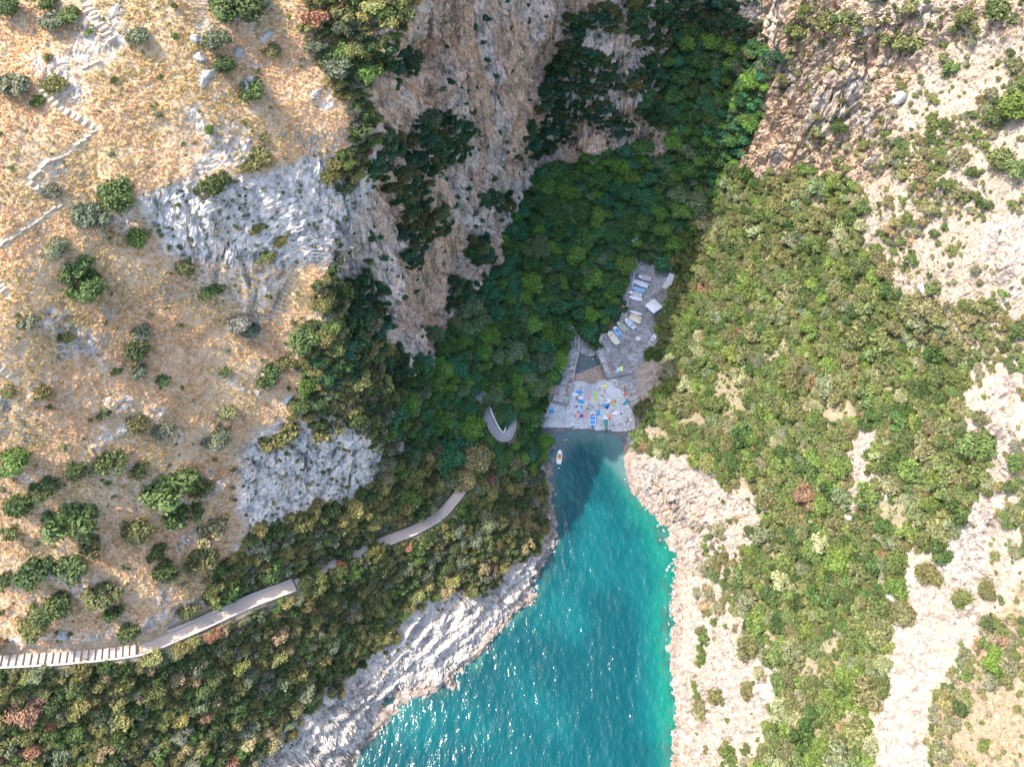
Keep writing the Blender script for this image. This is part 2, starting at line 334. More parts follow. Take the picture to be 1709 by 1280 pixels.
def ramp(nt, fac, stops):
    r = nt.nodes.new('ShaderNodeValToRGB'); nt.links.new(fac, r.inputs[0]); el = r.color_ramp.elements
    while len(el) < len(stops): el.new(0.5)
    for e, (p, c) in zip(el, stops): e.position = p; e.color = (*c, 1) if len(c) == 3 else c
    return r.outputs[0]
def simple(name, col, rough=0.7, var=0.12, scale=6.0, metal=0.0):
    m, nt, b = new_mat(name)
    tc = nt.nodes.new('ShaderNodeTexCoord'); f = noise_tex(nt, scale, 4, .6, tc.outputs['Object'])
    c = mix_col(nt, f, tuple(x*(1-var) for x in col), tuple(min(1, x*(1+var)) for x in col))
    nt.links.new(c, b.inputs['Base Color']); b.inputs['Roughness'].default_value = rough; b.inputs['Metallic'].default_value = metal
    return m

# terrain
mt, nt, bs = new_mat('land')
at = nt.nodes.new('ShaderNodeAttribute'); at.attribute_name = 'cover'
rk = nt.nodes.new('ShaderNodeAttribute'); rk.attribute_name = 'rockiness'
geo = nt.nodes.new('ShaderNodeNewGeometry'); pos = geo.outputs['Position']
n1 = noise_tex(nt, 0.9, 3, .7, pos); n2 = noise_tex(nt, 5.0, 3, .75, pos)
mp = nt.nodes.new('ShaderNodeMapping'); nt.links.new(pos, mp.inputs[0]); mp.inputs['Scale'].default_value = (0.55, 0.55, 0.07)
streak = noise_tex(nt, 1.0, 3, .65, mp.outputs[0], 0.4)
v1 = math_node(nt, 'MULTIPLY_ADD', n1, 0.9); nt.nodes[-1].inputs[2].default_value = 0.55
v2 = math_node(nt, 'MULTIPLY_ADD', n2, 0.8); nt.nodes[-1].inputs[2].default_value = 0.6
v = math_node(nt, 'MULTIPLY', v1, v2)
vs = nt.nodes.new('ShaderNodeCombineColor')
for i in range(3): nt.links.new(v, vs.inputs[i])
base = mix_col(nt, 1.0, at.outputs['Color'], vs.outputs[0], 'MULTIPLY')
stain = ramp(nt, streak, [(0.36, (0.36, 0.36, 0.38)), (0.47, (0.9, 0.92, 0.96)), (0.56, (1.15, 1.12, 1.08)), (0.68, (1.22, 0.92, 0.70))])
base2 = mix_col(nt, rk.outputs['Fac'], base, mix_col(nt, 0.85, base, stain, 'MULTIPLY'))
wv = nt.nodes.new('ShaderNodeTexVoronoi'); wv.feature = 'DISTANCE_TO_EDGE'; wv.inputs['Scale'].default_value = 0.55
wm = nt.nodes.new('ShaderNodeMapping'); nt.links.new(pos, wm.inputs[0]); wm.inputs['Scale'].default_value = (1, 1, .5)
wa = nt.nodes.new('ShaderNodeVectorMath'); wa.operation = 'MULTIPLY_ADD'; nt.links.new(vs.outputs[0], wa.inputs[0]); wa.inputs[1].default_value = (1.2, 1.2, 1.2); nt.links.new(wm.outputs[0], wa.inputs[2]); nt.links.new(wa.outputs[0], wv.inputs['Vector'])
crack = ramp(nt, wv.outputs['Distance'], [(0.0, (.42, .40, .38)), (0.07, (1, 1, 1))])
base2 = mix_col(nt, math_node(nt, 'MULTIPLY', rk.outputs['Fac'], .8), base2, mix_col(nt, 1.0, base2, crack, 'MULTIPLY'))
nt.links.new(base2, bs.inputs['Base Color']); bs.inputs['Roughness'].default_value = 0.92
bs.inputs['Specular IOR Level'].default_value = 0.2
bump = nt.nodes.new('ShaderNodeBump'); bump.inputs['Distance'].default_value = 0.5
vor = nt.nodes.new('ShaderNodeTexVoronoi'); vor.inputs['Scale'].default_value = 1.6; nt.links.new(pos, vor.inputs['Vector'])
hgt = math_node(nt, 'ADD', math_node(nt, 'MULTIPLY', n2, 0.5), math_node(nt, 'ADD', math_node(nt, 'MULTIPLY', vor.outputs['Distance'], 0.5), n1))
nt.links.new(hgt, bump.inputs['Height']); bump.inputs['Strength'].default_value = 0.8
nt.links.new(bump.outputs[0], bs.inputs['Normal'])
M_LAND = mt

# colours of the ground itself
def lerp(A, c, w): return A*(1-w[:, None]) + np.asarray(c)[None, :]*w[:, None]
nb = fbm(P/6, 4, 101)*.5+.5; nc = fbm(P/2.2, 3, 105)*.5+.5; nl = fbm(P/22, 3, 109)*.5+.5
C = np.zeros((len(P), 3)) + np.array([0.46, 0.345, 0.225])            # stony soil
C = lerp(C, (0.37, 0.31, 0.255), onright*0.85)
C = lerp(C, (0.46, 0.36, 0.285), onright*sstep(.45, .75, nl))
C = lerp(C, (0.60, 0.43, 0.275), mk['grass']*sstep(.2, .5, nb)*(1-onright))
C = lerp(C, (0.31, 0.24, 0.165), mk['grass']*onright*.9)
C = lerp(C, (0.50, 0.35, 0.21), (1-onright)*mk['grass']*sstep(.5, .8, nc)*.7)
C = lerp(C, (0.40, 0.37, 0.32), mk['grass']*sstep(.62, .72, nb)*sstep(.45, .6, nc))
C = lerp(C, (0.10, 0.10, 0.055), np.maximum(mk['scrub_left'], mk['forest'])*.9)
C = lerp(C, (0.22, 0.19, 0.11), mk['scrub_right']*.75)
greyrock = np.maximum.reduce([mk['rockface'], mk['shore_left'], mk['wall'], rock*(1-onright)])
C = lerp(C, (0.62, 0.575, 0.52), greyrock)
C = lerp(C, (0.62, 0.51, 0.41), mk['wall']*.75)
C = lerp(C, (0.50, 0.455, 0.405), mk['shore_left']*.9)
C = lerp(C, (0.60, 0.43, 0.30), mk['wall']*sstep(.44, .56, fbm(Pa/11, 3, 131)*.5+.5)*.9)
warm = np.maximum.reduce([mk['cliff_right'], mk['shore_right'], mk['bare_strip']])
C = lerp(C, (0.42, 0.345, 0.285), warm)
C = lerp(C, (0.50, 0.365, 0.265), mk['cliff_right']*(.35+.6*sstep(.3, .55, fbm(Pa/9, 3, 137)*.5+.5)))
C = lerp(C, (0.46, 0.385, 0.32), mk['bare_strip']*sstep(.35,.6,nb)*.8)
C = lerp(C, (0.42, 0.39, 0.36), np.maximum(mk['cliff_right'], onright*rock)*sstep(.55, .75, nb)*.7)
C = lerp(C, (0.30, 0.22, 0.17), sstep(2.2, .6, P[:, 2])*(1-flat)*.75)      # stained foot of the rocks at the water
C = lerp(C, (0.27, 0.285, 0.30), mk['flat'])                              # shingle and yard
C = lerp(C, (0.13, 0.13, 0.13), flat*sstep(0.45, 0.1, P[:, 2]))     # wet shingle

TRAILS = [[(137,-5),(150,18),(166,42),(181,60),(193,80),(185,98),(168,105),(132,118)], [(66,150),(85,165),(110,186),(140,202),(160,218),(140,238),(112,255),(85,272),(60,290),(46,305),(62,315),(80,324),(104,342),(80,358),(50,378),(20,398),(-8,416)], [(-6,470),(14,494)], [(-8,608),(28,636)], [(-8,780),(28,788),(54,806)]]
trail_w = np.zeros(len(P))
for L in TRAILS:
    for (a, b), (c, d) in zip(L, L[1:]):
        t = np.clip(((px-a)*(c-a)+(py-b)*(d-b))/((c-a)**2+(d-b)**2), 0, 1); trail_w = np.maximum(trail_w, sstep(9, 4, np.hypot(px-a-t*(c-a), py-b-t*(d-b))))
C = lerp(C, (0.62, 0.50, 0.36), trail_w*.9)
def grid_mesh(name, V, nr, nc_):
    me = bpy.data.meshes.new(name); nv = nr*nc_
    idx = np.arange(nv).reshape(nr, nc_)
    F = np.stack([idx[:-1, :-1], idx[:-1, 1:], idx[1:, 1:], idx[1:, :-1]], -1).reshape(-1, 4)
    me.vertices.add(nv); me.vertices.foreach_set('co', V.astype(np.float32).ravel())
    me.loops.add(F.size); me.loops.foreach_set('vertex_index', F.astype(np.int32).ravel())
    me.polygons.add(len(F)); me.polygons.foreach_set('loop_start', np.arange(0, F.size, 4, dtype=np.int32))
    me.update(calc_edges=True); me.validate(); return me
def add_color(me, name, Carr):
    a = me.attributes.new(name, 'FLOAT_COLOR', 'POINT'); a.data.foreach_set('color', np.concatenate([Carr, np.ones((len(Carr), 1))], 1).astype(np.float32).ravel())
def add_float(me, name, arr):
    a = me.attributes.new(name, 'FLOAT', 'POINT'); a.data.foreach_set('value', arr.astype(np.float32))
me = grid_mesh('terrain', Q, len(ys_rows), NX)
add_color(me, 'cover', C); add_float(me, 'rockiness', np.clip(rock*(0.6+0.4*steep), 0, 1))
me.materials.append(M_LAND); me.shade_flat()
terrain = bpy.data.objects.new('terrain', me); COL.objects.link(terrain); terrain['kind'] = 'structure'

# sea
sx_ = np.arange(-66, 70, 0.8); sy_ = np.arange(-58, 116, 0.8); SX, SY = np.meshgrid(sx_, sy_)
SV = np.stack([SX.ravel(), SY.ravel(), np.zeros(SX.size)], 1)
bed = hf_at(HF, SV[:, 0], SV[:, 1]); land = (HF > -0.3).astype(float)
near = hf_at(blur(land, 9), SV[:, 0], SV[:, 1]); nearR = hf_at(blur(land*(gx[None, :] > 20), 11), SV[:, 0], SV[:, 1])
w1_ = fbm(SV/14, 4, 201)*.5+.5; w2_ = fbm(SV/5, 4, 205)*.5+.5
WC = np.zeros((len(SV), 3)) + np.array([0.001, 0.056, 0.067])
WC = lerp(WC, (0.002, 0.095, 0.10), sstep(.4, .75, w1_)*.8)
WC = lerp(WC, (0.005, 0.15, 0.105), np.clip(sstep(.05, .42, nearR)*(.25+.85*w1_), 0, 1))
sd1, sd2, sid = worley(SV/2.4+fbm(SV/3, 2, 211)[:, None]*.4, 213)
WC = lerp(WC, (0.022, 0.075, 0.06), sstep(.22, .42, near)*sstep(.45, .7, sid)*.75)
WC = lerp(WC, (0.03, 0.13, 0.11), sstep(.25, .5, near)*sstep(.5, .68, w2_)*.7)
WC = lerp(WC, (0.10, 0.17, 0.18), sstep(-1.3, -0.1, bed)*sstep(70, 92, SV[:, 1])*.8)
ms, nt, bs = new_mat('sea_water')
at = nt.nodes.new('ShaderNodeAttribute'); at.attribute_name = 'cover'
geo = nt.nodes.new('ShaderNodeNewGeometry'); pos = geo.outputs['Position']
nt.links.new(at.outputs['Color'], bs.inputs['Base Color'])
bs.inputs['Roughness'].default_value = 0.16; bs.inputs['IOR'].default_value = 1.33; bs.inputs['Specular IOR Level'].default_value = 0.42
mp = nt.nodes.new('ShaderNodeMapping'); nt.links.new(pos, mp.inputs[0]); mp.inputs['Rotation'].default_value = (0, 0, 0.5); mp.inputs['Scale'].default_value = (1.0, 0.55, 1)
a_ = noise_tex(nt, 0.45, 1, .5, mp.outputs[0]); b_ = noise_tex(nt, 2.1, 1, .5, mp.outputs[0]); c_ = noise_tex(nt, 0.12, 2, .5, pos)
h_ = math_node(nt, 'ADD', math_node(nt, 'MULTIPLY', a_, 0.6), math_node(nt, 'ADD', math_node(nt, 'MULTIPLY', b_, 0.18), math_node(nt, 'MULTIPLY', c_, 1.2)))
bump = nt.nodes.new('ShaderNodeBump'); bump.inputs['Distance'].default_value = 1.0; bump.inputs['Strength'].default_value = 0.66
nt.links.new(h_, bump.inputs['Height']); nt.links.new(bump.outputs[0], bs.inputs['Normal'])
M_SEA = ms
me = grid_mesh('sea', SV, len(sy_), len(sx_)); add_color(me, 'cover', WC); me.materials.append(ms)
sea = bpy.data.objects.new('sea', me); COL.objects.link(sea); sea['kind'] = 'structure'

# ------------------------------------------------------------------ plants: meshes
def raw_mesh(name, V, F, mats, leaf=None, smooth=False):
    me = bpy.data.meshes.new(name); me.from_pydata([tuple(v) for v in V], [], F)
    if leaf is not None:
        a = me.attributes.new('leaf', 'FLOAT_COLOR', 'POINT')
        a.data.foreach_set('color', np.concatenate([leaf, np.ones((len(leaf), 1))], 1).astype(np.float32).ravel())
    for m in mats: me.materials.append(m)
    if smooth: me.polygons.foreach_set('use_smooth', [True]*len(me.polygons))
    me.update(); return me
def ico(sub):
    bm = bmesh.new(); bmesh.ops.create_icosphere(bm, subdivisions=sub, radius=1.0)
    V = np.array([v.co[:] for v in bm.verts]); F = [[v.index for v in f.verts] for f in bm.faces]; bm.free(); return V, F
ICO1, ICO2, ICO3 = ico(1), ico(2), ico(3)

def foliage_mat(name, rough=.6, trans=.25):
    m, nt, b = new_mat(name)
    lf = nt.nodes.new('ShaderNodeAttribute'); lf.attribute_name = 'leaf'
    ti = nt.nodes.new('ShaderNodeAttribute'); ti.attribute_type = 'INSTANCER'; ti.attribute_name = 'tint'
    c = mix_col(nt, 1.0, lf.outputs['Color'], ti.outputs['Color'], 'MULTIPLY')
    nt.links.new(c, b.inputs['Base Color']); b.inputs['Roughness'].default_value = rough; b.inputs['Specular IOR Level'].default_value = 0.25
    if trans:
        t = nt.nodes.new('ShaderNodeBsdfTranslucent'); nt.links.new(c, t.inputs['Color'])
        mx = nt.nodes.new('ShaderNodeMixShader'); mx.inputs[0].default_value = trans
        nt.links.new(b.outputs[0], mx.inputs[1]); nt.links.new(t.outputs[0], mx.inputs[2])
        nt.links.new(mx.outputs[0], nt.nodes['Material Output'].inputs['Surface'])
    return m
M_LEAF = foliage_mat('foliage'); M_GRASS = foliage_mat('dry_grass', .8, .2)
M_BARK = simple('bark', (0.16, 0.12, 0.09), .9, .35, 3.0)

def crown_mesh(name, seed, lobes=9, leaves=900, flat=.72, size=.13, spread=.62, lobe_r=(.34, .52), stiff=.55):
    r = np.random.default_rng(seed); V = []; F = []; L = []
    cen = []
    for k in range(lobes):
        a = r.uniform(0, 2*math.pi) + k*2.399; d = spread*math.sqrt(r.uniform(.05, 1)) if k else 0
        cen.append((np.array([d*math.cos(a), d*math.sin(a), flat*(0.75 + .38*(1-d*d) + r.uniform(-.2, .12))]), r.uniform(*lobe_r)))
    base = 0
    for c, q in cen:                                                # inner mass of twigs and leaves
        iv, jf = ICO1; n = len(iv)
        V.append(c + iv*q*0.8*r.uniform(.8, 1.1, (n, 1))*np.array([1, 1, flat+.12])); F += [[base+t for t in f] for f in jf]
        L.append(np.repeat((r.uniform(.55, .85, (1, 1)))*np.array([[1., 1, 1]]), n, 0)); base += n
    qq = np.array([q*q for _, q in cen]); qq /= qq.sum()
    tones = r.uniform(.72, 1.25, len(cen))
    ks = r.choice(len(cen), leaves, p=qq)
    for k in ks:
        c, q = cen[k]
        d = r.normal(size=3); d[2] = d[2]*.8+.25; d /= np.linalg.norm(d)
        p = c + d*q*(r.uniform(.78, 1.15) if r.uniform() < .85 else r.uniform(1.1, 1.45))*np.array([1, 1, flat+.15])
        nn = d*stiff + r.normal(size=3)*.42 + np.array([0, 0, .3]); nn /= np.linalg.norm(nn)
        t = np.cross(nn, r.normal(size=3)); t /= np.linalg.norm(t); b = np.cross(nn, t)
        s = size*r.uniform(.55, 1.35); w = s*r.uniform(.5, .8)
        V.append(np.array([p-t*s, p+b*w*.8+nn*s*.15, p+t*s, p-b*w*.8+nn*s*.15])); F.append([base, base+1, base+2, base+3]); base += 4
        tone = tones[k]*r.uniform(.72, 1.3); yel = r.uniform(.88, 1.18)
        L.append(np.repeat(np.array([[tone*yel, tone, tone*r.uniform(.75, 1.1)]]), 4, 0))
    return raw_mesh(name, np.concatenate(V), F, [M_LEAF], np.concatenate(L))
def tube(V, F, pts, rad, n=6):
    base0 = len(V)
    for k, (p, r_) in enumerate(zip(pts, rad)):
        p = np.array(p, float); d = np.array(pts[min(k+1, len(pts)-1)], float)-np.array(pts[max(k-1, 0)], float); d /= np.linalg.norm(d)+1e-9
        a = np.cross(d, [0.3, 1, 0.1]); a /= np.linalg.norm(a); b = np.cross(d, a)
        for m in range(n):
            t = 2*math.pi*m/n; V.append(p + (a*math.cos(t)+b*math.sin(t))*r_)
    for k in range(len(pts)-1):
        for m in range(n):
            i = base0+k*n+m; j = base0+k*n+(m+1) % n; F.append([i, j, j+n, i+n])
    F.append([base0+(len(pts)-1)*n+m for m in range(n)])
def trunk_mesh(name, seed, h=1.0, stems=1):
    r = np.random.default_rng(seed); V = []; F = []
    for s in range(stems):
        a = r.uniform(0, 6.28); o = .08*(stems > 1)
        b0 = np.array([o*math.cos(a), o*math.sin(a), -.25]); mid = b0 + np.array([r.uniform(-.06, .06), r.uniform(-.06, .06), .25+h*.35])
        tube(V, F, [b0, b0+(mid-b0)*.5, mid], [.085, .065, .055])
        for k in range(4):
            a = r.uniform(0, 6.28)+k*1.6; e = mid + np.array([.34*math.cos(a), .34*math.sin(a), h*.35+r.uniform(0, .15)])
            tube(V, F, [mid-np.array([0, 0, .03]), mid*.5+e*.5+np.array([0, 0, .05]), e], [.045, .03, .012], 5)
    return raw_mesh(name, V, F, [M_BARK], None, True)
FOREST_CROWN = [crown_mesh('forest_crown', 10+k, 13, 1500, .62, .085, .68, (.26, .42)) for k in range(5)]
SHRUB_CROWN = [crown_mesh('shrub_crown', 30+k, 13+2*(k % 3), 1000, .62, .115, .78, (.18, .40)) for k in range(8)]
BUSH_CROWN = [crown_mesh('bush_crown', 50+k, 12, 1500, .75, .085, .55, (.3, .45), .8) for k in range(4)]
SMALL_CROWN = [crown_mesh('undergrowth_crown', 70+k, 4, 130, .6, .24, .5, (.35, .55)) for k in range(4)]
TRUNKS = [trunk_mesh('trunk', 90+k, .7, 1) for k in range(3)]; STEMS = [trunk_mesh('stems', 95+k, .45, 2) for k in range(3)]
def tuft_mesh(name, seed, n=16, lean=.55, wd=.06):
    r = np.random.default_rng(seed); V = []; F = []; L = []
    ax = r.uniform(0, 6.28)
    for k in range(n):
        a = ax + r.normal()*1.3; ln = r.uniform(.5, 1.0); o = r.uniform(-.22, .22, 2); d = np.array([math.cos(a), math.sin(a)]); p = np.array([-d[1], d[0]])*wd*r.uniform(.6, 1.4)
        b0 = np.array([*(o-p), 0]); b1 = np.array([*(o+p), 0]); m = o + d*ln*lean*.45; t = o + d*ln*lean*1.2
        i = len(V); V += [b0, b1, np.array([*(m+p*.8), ln*.62]), np.array([*(m-p*.8), ln*.62]), np.array([*t, ln*.72])]
        F += [[i, i+1, i+2, i+3], [i+3, i+2, i+4]]
        c = r.uniform(.7, 1.3); L += [np.array([c, c*r.uniform(.93, 1.04), c*r.uniform(.8, 1.05)])]*5
    return raw_mesh(name, V, F, [M_GRASS], np.array(L))
TUFTS = [tuft_mesh('grass_tuft', 110+k) for k in range(5)]
M_STONE = None
def stone_mat():
    m, nt, b = new_mat('limestone')
    tc = nt.nodes.new('ShaderNodeTexCoord'); a = noise_tex(nt, 2.2, 4, .7, tc.outputs['Object']); c = ramp(nt, a, [(.3, (.20, .19, .18)), (.5, (.34, .325, .30)), (.7, (.45, .42, .385))])
    nt.links.new(c, b.inputs['Base Color']); b.inputs['Roughness'].default_value = .9
    bp = nt.nodes.new('ShaderNodeBump'); bp.inputs['Strength'].default_value = .7; bp.inputs['Distance'].default_value = .2
    nt.links.new(noise_tex(nt, 5, 4, .7, tc.outputs['Object']), bp.inputs['Height']); nt.links.new(bp.outputs[0], b.inputs['Normal']); return m
M_STONE = stone_mat()
def boulder_mesh(name, seed, sub=ICO3):
    r = np.random.default_rng(seed); V = sub[0].copy()
    for k in range(26):                                             # split faces
        d = r.normal(size=3); d /= np.linalg.norm(d); h = r.uniform(.38, .78); s = V@d
        V -= np.maximum(s-h, 0)[:, None]*d
    V += (fbm(V*2.5+seed, 3, seed)*.07)[:, None]*V
    V *= np.array([1, r.uniform(.65, .95), r.uniform(.55, .8)])
    return raw_mesh(name, V, sub[1], [M_STONE])
BOULDERS = [boulder_mesh('boulder', 130+k) for k in range(6)]; STONES = [boulder_mesh('stone', 140+k, ICO1) for k in range(5)]

# ------------------------------------------------------------------ placing
qpx, qpy, qd = project(Q)
BIN = 5; BW, BH = 1709//BIN+60, 1280//BIN+60
bi = np.floor(qpx/BIN).astype(int)+30; bj = np.floor(qpy/BIN).astype(int)+30
okb = (bi >= 0) & (bi < BW) & (bj >= 0) & (bj < BH); ids = np.nonzero(okb)[0]
order = ids[np.argsort(-qd[ids])]; FRONT = np.full((BH, BW), -1); FRONT[bj[order], bi[order]] = order   # nearest vertex wins
fd = np.where(FRONT >= 0, qd[np.maximum(FRONT, 0)], 1e9)
fd3 = fd.copy()
vis = np.zeros(len(Q), bool); vis[ids] = qd[ids] < fd3[bj[ids], bi[ids]] + 5.0
def vert_at(x, y):
    i, j = int(x//BIN)+30, int(y//BIN)+30
    for r_ in range(0, 6):
        s = FRONT[max(0, j-r_):j+r_+1, max(0, i-r_):i+r_+1]; s = s[s >= 0]
        if len(s): break
    s0 = s[np.argmin((qpx[s]-x)**2+(qpy[s]-y)**2)]
    c = np.nonzero((np.abs(Q[:, 0]-Q[s0, 0]) < 2.5) & (np.abs(Q[:, 1]-Q[s0, 1]) < 2.5))[0]
    return c[np.argmin((qpx[c]-x)**2+(qpy[c]-y)**2)]
def ground(x, y): return Vector(Q[vert_at(x, y)])
cellA = np.abs(np.gradient(VX, axis=1)*np.gradient(VY, axis=0)).ravel()*np.sqrt(1+slope**2)   # ground area each vertex stands for

def link(o, parent=None):
    COL.objects.link(o)
    if parent is not None: o.parent = parent
    return o
def empty(name, loc, rz=0, sc=1.0):
    o = bpy.data.objects.new(name, None); COL.objects.link(o); o.location = loc; o.rotation_euler = (0, 0, rz); o.scale = (sc,)*3 if np.isscalar(sc) else sc
    o.empty_display_size = .3; return o
def tag(o, label, cat, group=None):
    o['label'] = label; o['category'] = cat; o['kind'] = 'thing'
    if group: o['group'] = group
    return o
def plant(name, loc, r_, crown, trunk, tint, label, cat, group=None, lift=0.0, rz=None, hz=1.0):
    t = empty(name, loc, random.uniform(0, 6.28) if rz is None else rz, (r_, r_, r_*hz))
    c = link(bpy.data.objects.new('crown', crown), t); c.location = (0, 0, lift); c['tint'] = [float(x) for x in tint]
    k = link(bpy.data.objects.new('trunk', trunk), t)
    if lift: k.scale = (1, 1, 1+lift*1.6)
    tag(t, label, cat, group); return t

def scatter(weight, rmin, rmax, gap, tries, seed, need_vis=True, big=1.0):
    """dart throwing over the ground; returns [(vertex, radius)]"""
    r = np.random.default_rng(seed); w = np.maximum(weight, 0)*cellA*(vis if need_vis else 1)
    w = np.where((qpx > -140) & (qpx < 1850) & (qpy > -60) & (qpy < 1425), w, 0); w = w/w.sum()
    cand = r.choice(len(Q), tries, p=w); out = []; H = {}; cs = rmax*2*gap
    for n, v in enumerate(cand):
        q = r.uniform(0, 1)**big; rad = rmin+(rmax-rmin)*q*(1-.6*n/tries)
        p = Q[v]; key = tuple((p//cs).astype(int)); bad = False
        for a in (-1, 0, 1):
            for b in (-1, 0, 1):
                for c in (-1, 0, 1):
                    for (u, s) in H.get((key[0]+a, key[1]+b, key[2]+c), ()):
                        e = Q[u]-p
                        if e@e < ((rad+s)*gap)**2: bad = True; break
                    if bad: break
                if bad: break
            if bad: break
        if not bad: H.setdefault(key, []).append((v, rad)); out.append((v, rad))
    return out

# geometry-node stuff: one object whose points carry tint, turn and size
def instancer(name, pts, rot, scl, tint, var, meshes, label, cat):
    lib = bpy.data.collections.new(name+'_kinds')
    for k, m in enumerate(meshes):
        o = bpy.data.objects.new('%s_kind_%02d' % (name, k), m); lib.objects.link(o)
    me = bpy.data.meshes.new(name); me.vertices.add(len(pts)); me.vertices.foreach_set('co', np.asarray(pts, np.float32).ravel())
    for nm, arr in (('turn', rot), ('tint', tint), ('size', scl)):
        a = me.attributes.new(nm, 'FLOAT_VECTOR', 'POINT'); a.data.foreach_set('vector', np.asarray(arr, np.float32).ravel())
    a = me.attributes.new('which', 'INT', 'POINT'); a.data.foreach_set('value', np.asarray(var, np.int32))
    ng = bpy.data.node_groups.new(name, 'GeometryNodeTree')
    ng.interface.new_socket('Geometry', in_out='INPUT', socket_type='NodeSocketGeometry'); ng.interface.new_socket('Geometry', in_out='OUTPUT', socket_type='NodeSocketGeometry')
    gi = ng.nodes.new('NodeGroupInput'); go = ng.nodes.new('NodeGroupOutput'); ci = ng.nodes.new('GeometryNodeCollectionInfo')
    ci.inputs['Collection'].default_value = lib; ci.inputs['Separate Children'].default_value = True; ci.inputs['Reset Children'].default_value = True
    ip = ng.nodes.new('GeometryNodeInstanceOnPoints'); ip.inputs['Pick Instance'].default_value = True
    def attr(nm, ty):
        n = ng.nodes.new('GeometryNodeInputNamedAttribute'); n.data_type = ty; n.inputs['Name'].default_value = nm; return n.outputs['Attribute']
    L_ = ng.links
    L_.new(gi.outputs[0], ip.inputs['Points']); L_.new(ci.outputs[0], ip.inputs['Instance'])
    L_.new(attr('which', 'INT'), ip.inputs['Instance Index']); L_.new(attr('size', 'FLOAT_VECTOR'), ip.inputs['Scale'])
    er = ng.nodes.new('FunctionNodeEulerToRotation'); L_.new(attr('turn', 'FLOAT_VECTOR'), er.inputs[0]); L_.new(er.outputs[0], ip.inputs['Rotation'])
    L_.new(ip.outputs[0], go.inputs[0])
    o = bpy.data.objects.new(name, me); COL.objects.link(o); md = o.modifiers.new('scatter', 'NODES'); md.node_group = ng
    o['kind'] = 'stuff'; o['label'] = label; o['category'] = cat; return o

LANDMARKS = {
 'forest': [('above the shaded pebble beach',(930,600)),('beside the hairpin staircase',(800,700)),('behind the row of stored boats',(990,480)),('under the tall grey wall',(760,560)),('in the middle of the shaded ravine',(950,380)),('at the narrow head of the ravine',(1170,130)),('beside the small white-roofed hut',(1090,400)),('at the foot of the orange cliff',(1190,290))],
 'right': [('overhanging the boat yard',(1130,520)),('at the foot of the orange cliff',(1290,340)),('above the beach rocks',(1120,680)),('in the thick of the sunlit right slope',(1300,560)),('beside the pale bare gully',(1440,740)),('by the upper pale scree',(1540,600)),('above the turquoise inlet',(1270,880)),('at the bottom of the right slope',(1340,1180)),('on the middle of the right slope',(1340,760)),('high on the right slope under grey crags',(1450,470)),('left of the long white scree',(1540,830)),('between two pale tracks',(1420,1020))],
 'left': [('below the stepped footpath',(180,1180)),('above the pale sea rocks',(520,1090)),('above the bend of the ramp path',(700,810)),('on the nose of the headland',(830,900)),('below the ramp path',(640,960)),('under the grey rock outcrop',(520,900)),('along the rim of the plateau',(580,180)),('on the shaded shoulder of the plateau',(600,560)),('at the lower left corner of the slope',(80,1250))],
}
def where(zone, v):
    t = min(LANDMARKS[zone], key=lambda t: (t[1][0]-qpx[v])**2+(t[1][1]-qpy[v])**2)
    a, b = qpx[v]-t[1][0], qpy[v]-t[1][1]
    return t[0], ('upper ' if b < -abs(a)*.5 else 'lower ' if b > abs(a)*.5 else '') + ('left' if a < 0 else 'right')
def jit(c, a=.18): k = random.uniform(1-a, 1+a); return tuple(x*k*random.uniform(.92, 1.08) for x in c)
def spread_plants(zone, name, cat, word, spots, crowns, trunks, tints, limit, lift=0.0, stuff_label='', hz=1.0):
    ws = [t[2] for t in tints]; picks = random.choices(range(len(tints)), ws, k=len(spots))
    size = [rad/qd[v]*(-15 < qpx[v] < 1724 and -15 < qpy[v] < 1295) for v, rad in spots]; rank = np.argsort(size)[::-1]; rest = []
    for n, s in enumerate(rank):
        v, rad = spots[s]; tw, tc, _ = tints[picks[s]]
        if n < limit and size[s] > 0:
            wh, side = where(zone, v); lb = '%s %s %s %s, %s side' % ('large' if n < len(rank)*.1 else 'medium' if n < len(rank)*.25 else 'small', tw, word, wh, side)
            plant(name, tuple(Q[v]-Nrm[v]*.1), rad, random.choice(crowns), random.choice(trunks), jit(tc), lb, cat, lb + ', several alike', lift, None, hz*random.uniform(.85, 1.15))
        else: rest.append((v, rad, jit(tc)))
    if rest:
        vs = [t[0] for t in rest]; rr = np.array([t[1] for t in rest])
        rot = np.zeros((len(vs), 3)); rot[:, 2] = rng.uniform(0, 6.28, len(vs))
        P_ = Q[vs].copy(); P_[:, 2] += lift*rr
        instancer(zone+'_thicket', P_, rot, np.repeat(rr[:, None], 3, 1), [t[2] for t in rest], rng.integers(0, len(crowns), len(vs)), crowns, stuff_label, 'thicket')

# ------------------------------------------------------------------ plants: the three big masses
keep_off = np.zeros(len(Q))                                          # filled by paths and clearings
def clear_line(pts, wid):
    for (a, b), (c, d) in zip(pts, pts[1:]):
        L2 = (c-a)**2+(d-b)**2; t = np.clip(((qpx-a)*(c-a)+(qpy-b)*(d-b))/L2, 0, 1)
        keep_off[(qpx-a-t*(c-a))**2+(qpy-b-t*(d-b))**2 < wid*wid] = 1
LOWER_PATH = [(-60,1106),(0,1103),(100,1098),(170,1092),(240,1083),(290,1062),(330,1045),(420,1003),(490,978),(560,940),(640,903),(690,885),(735,860),(765,825),(780,800)]
HAIRPIN = [(800,650),(806,672),(815,697),(826,722),(836,733),(848,731),(854,715),(855,690),(858,660),(868,632),(880,608),(895,580),(912,552),(932,542),(952,550)]
UPPER_TRAIL = [(137,0),(150,20),(165,40),(180,58),(192,78)]
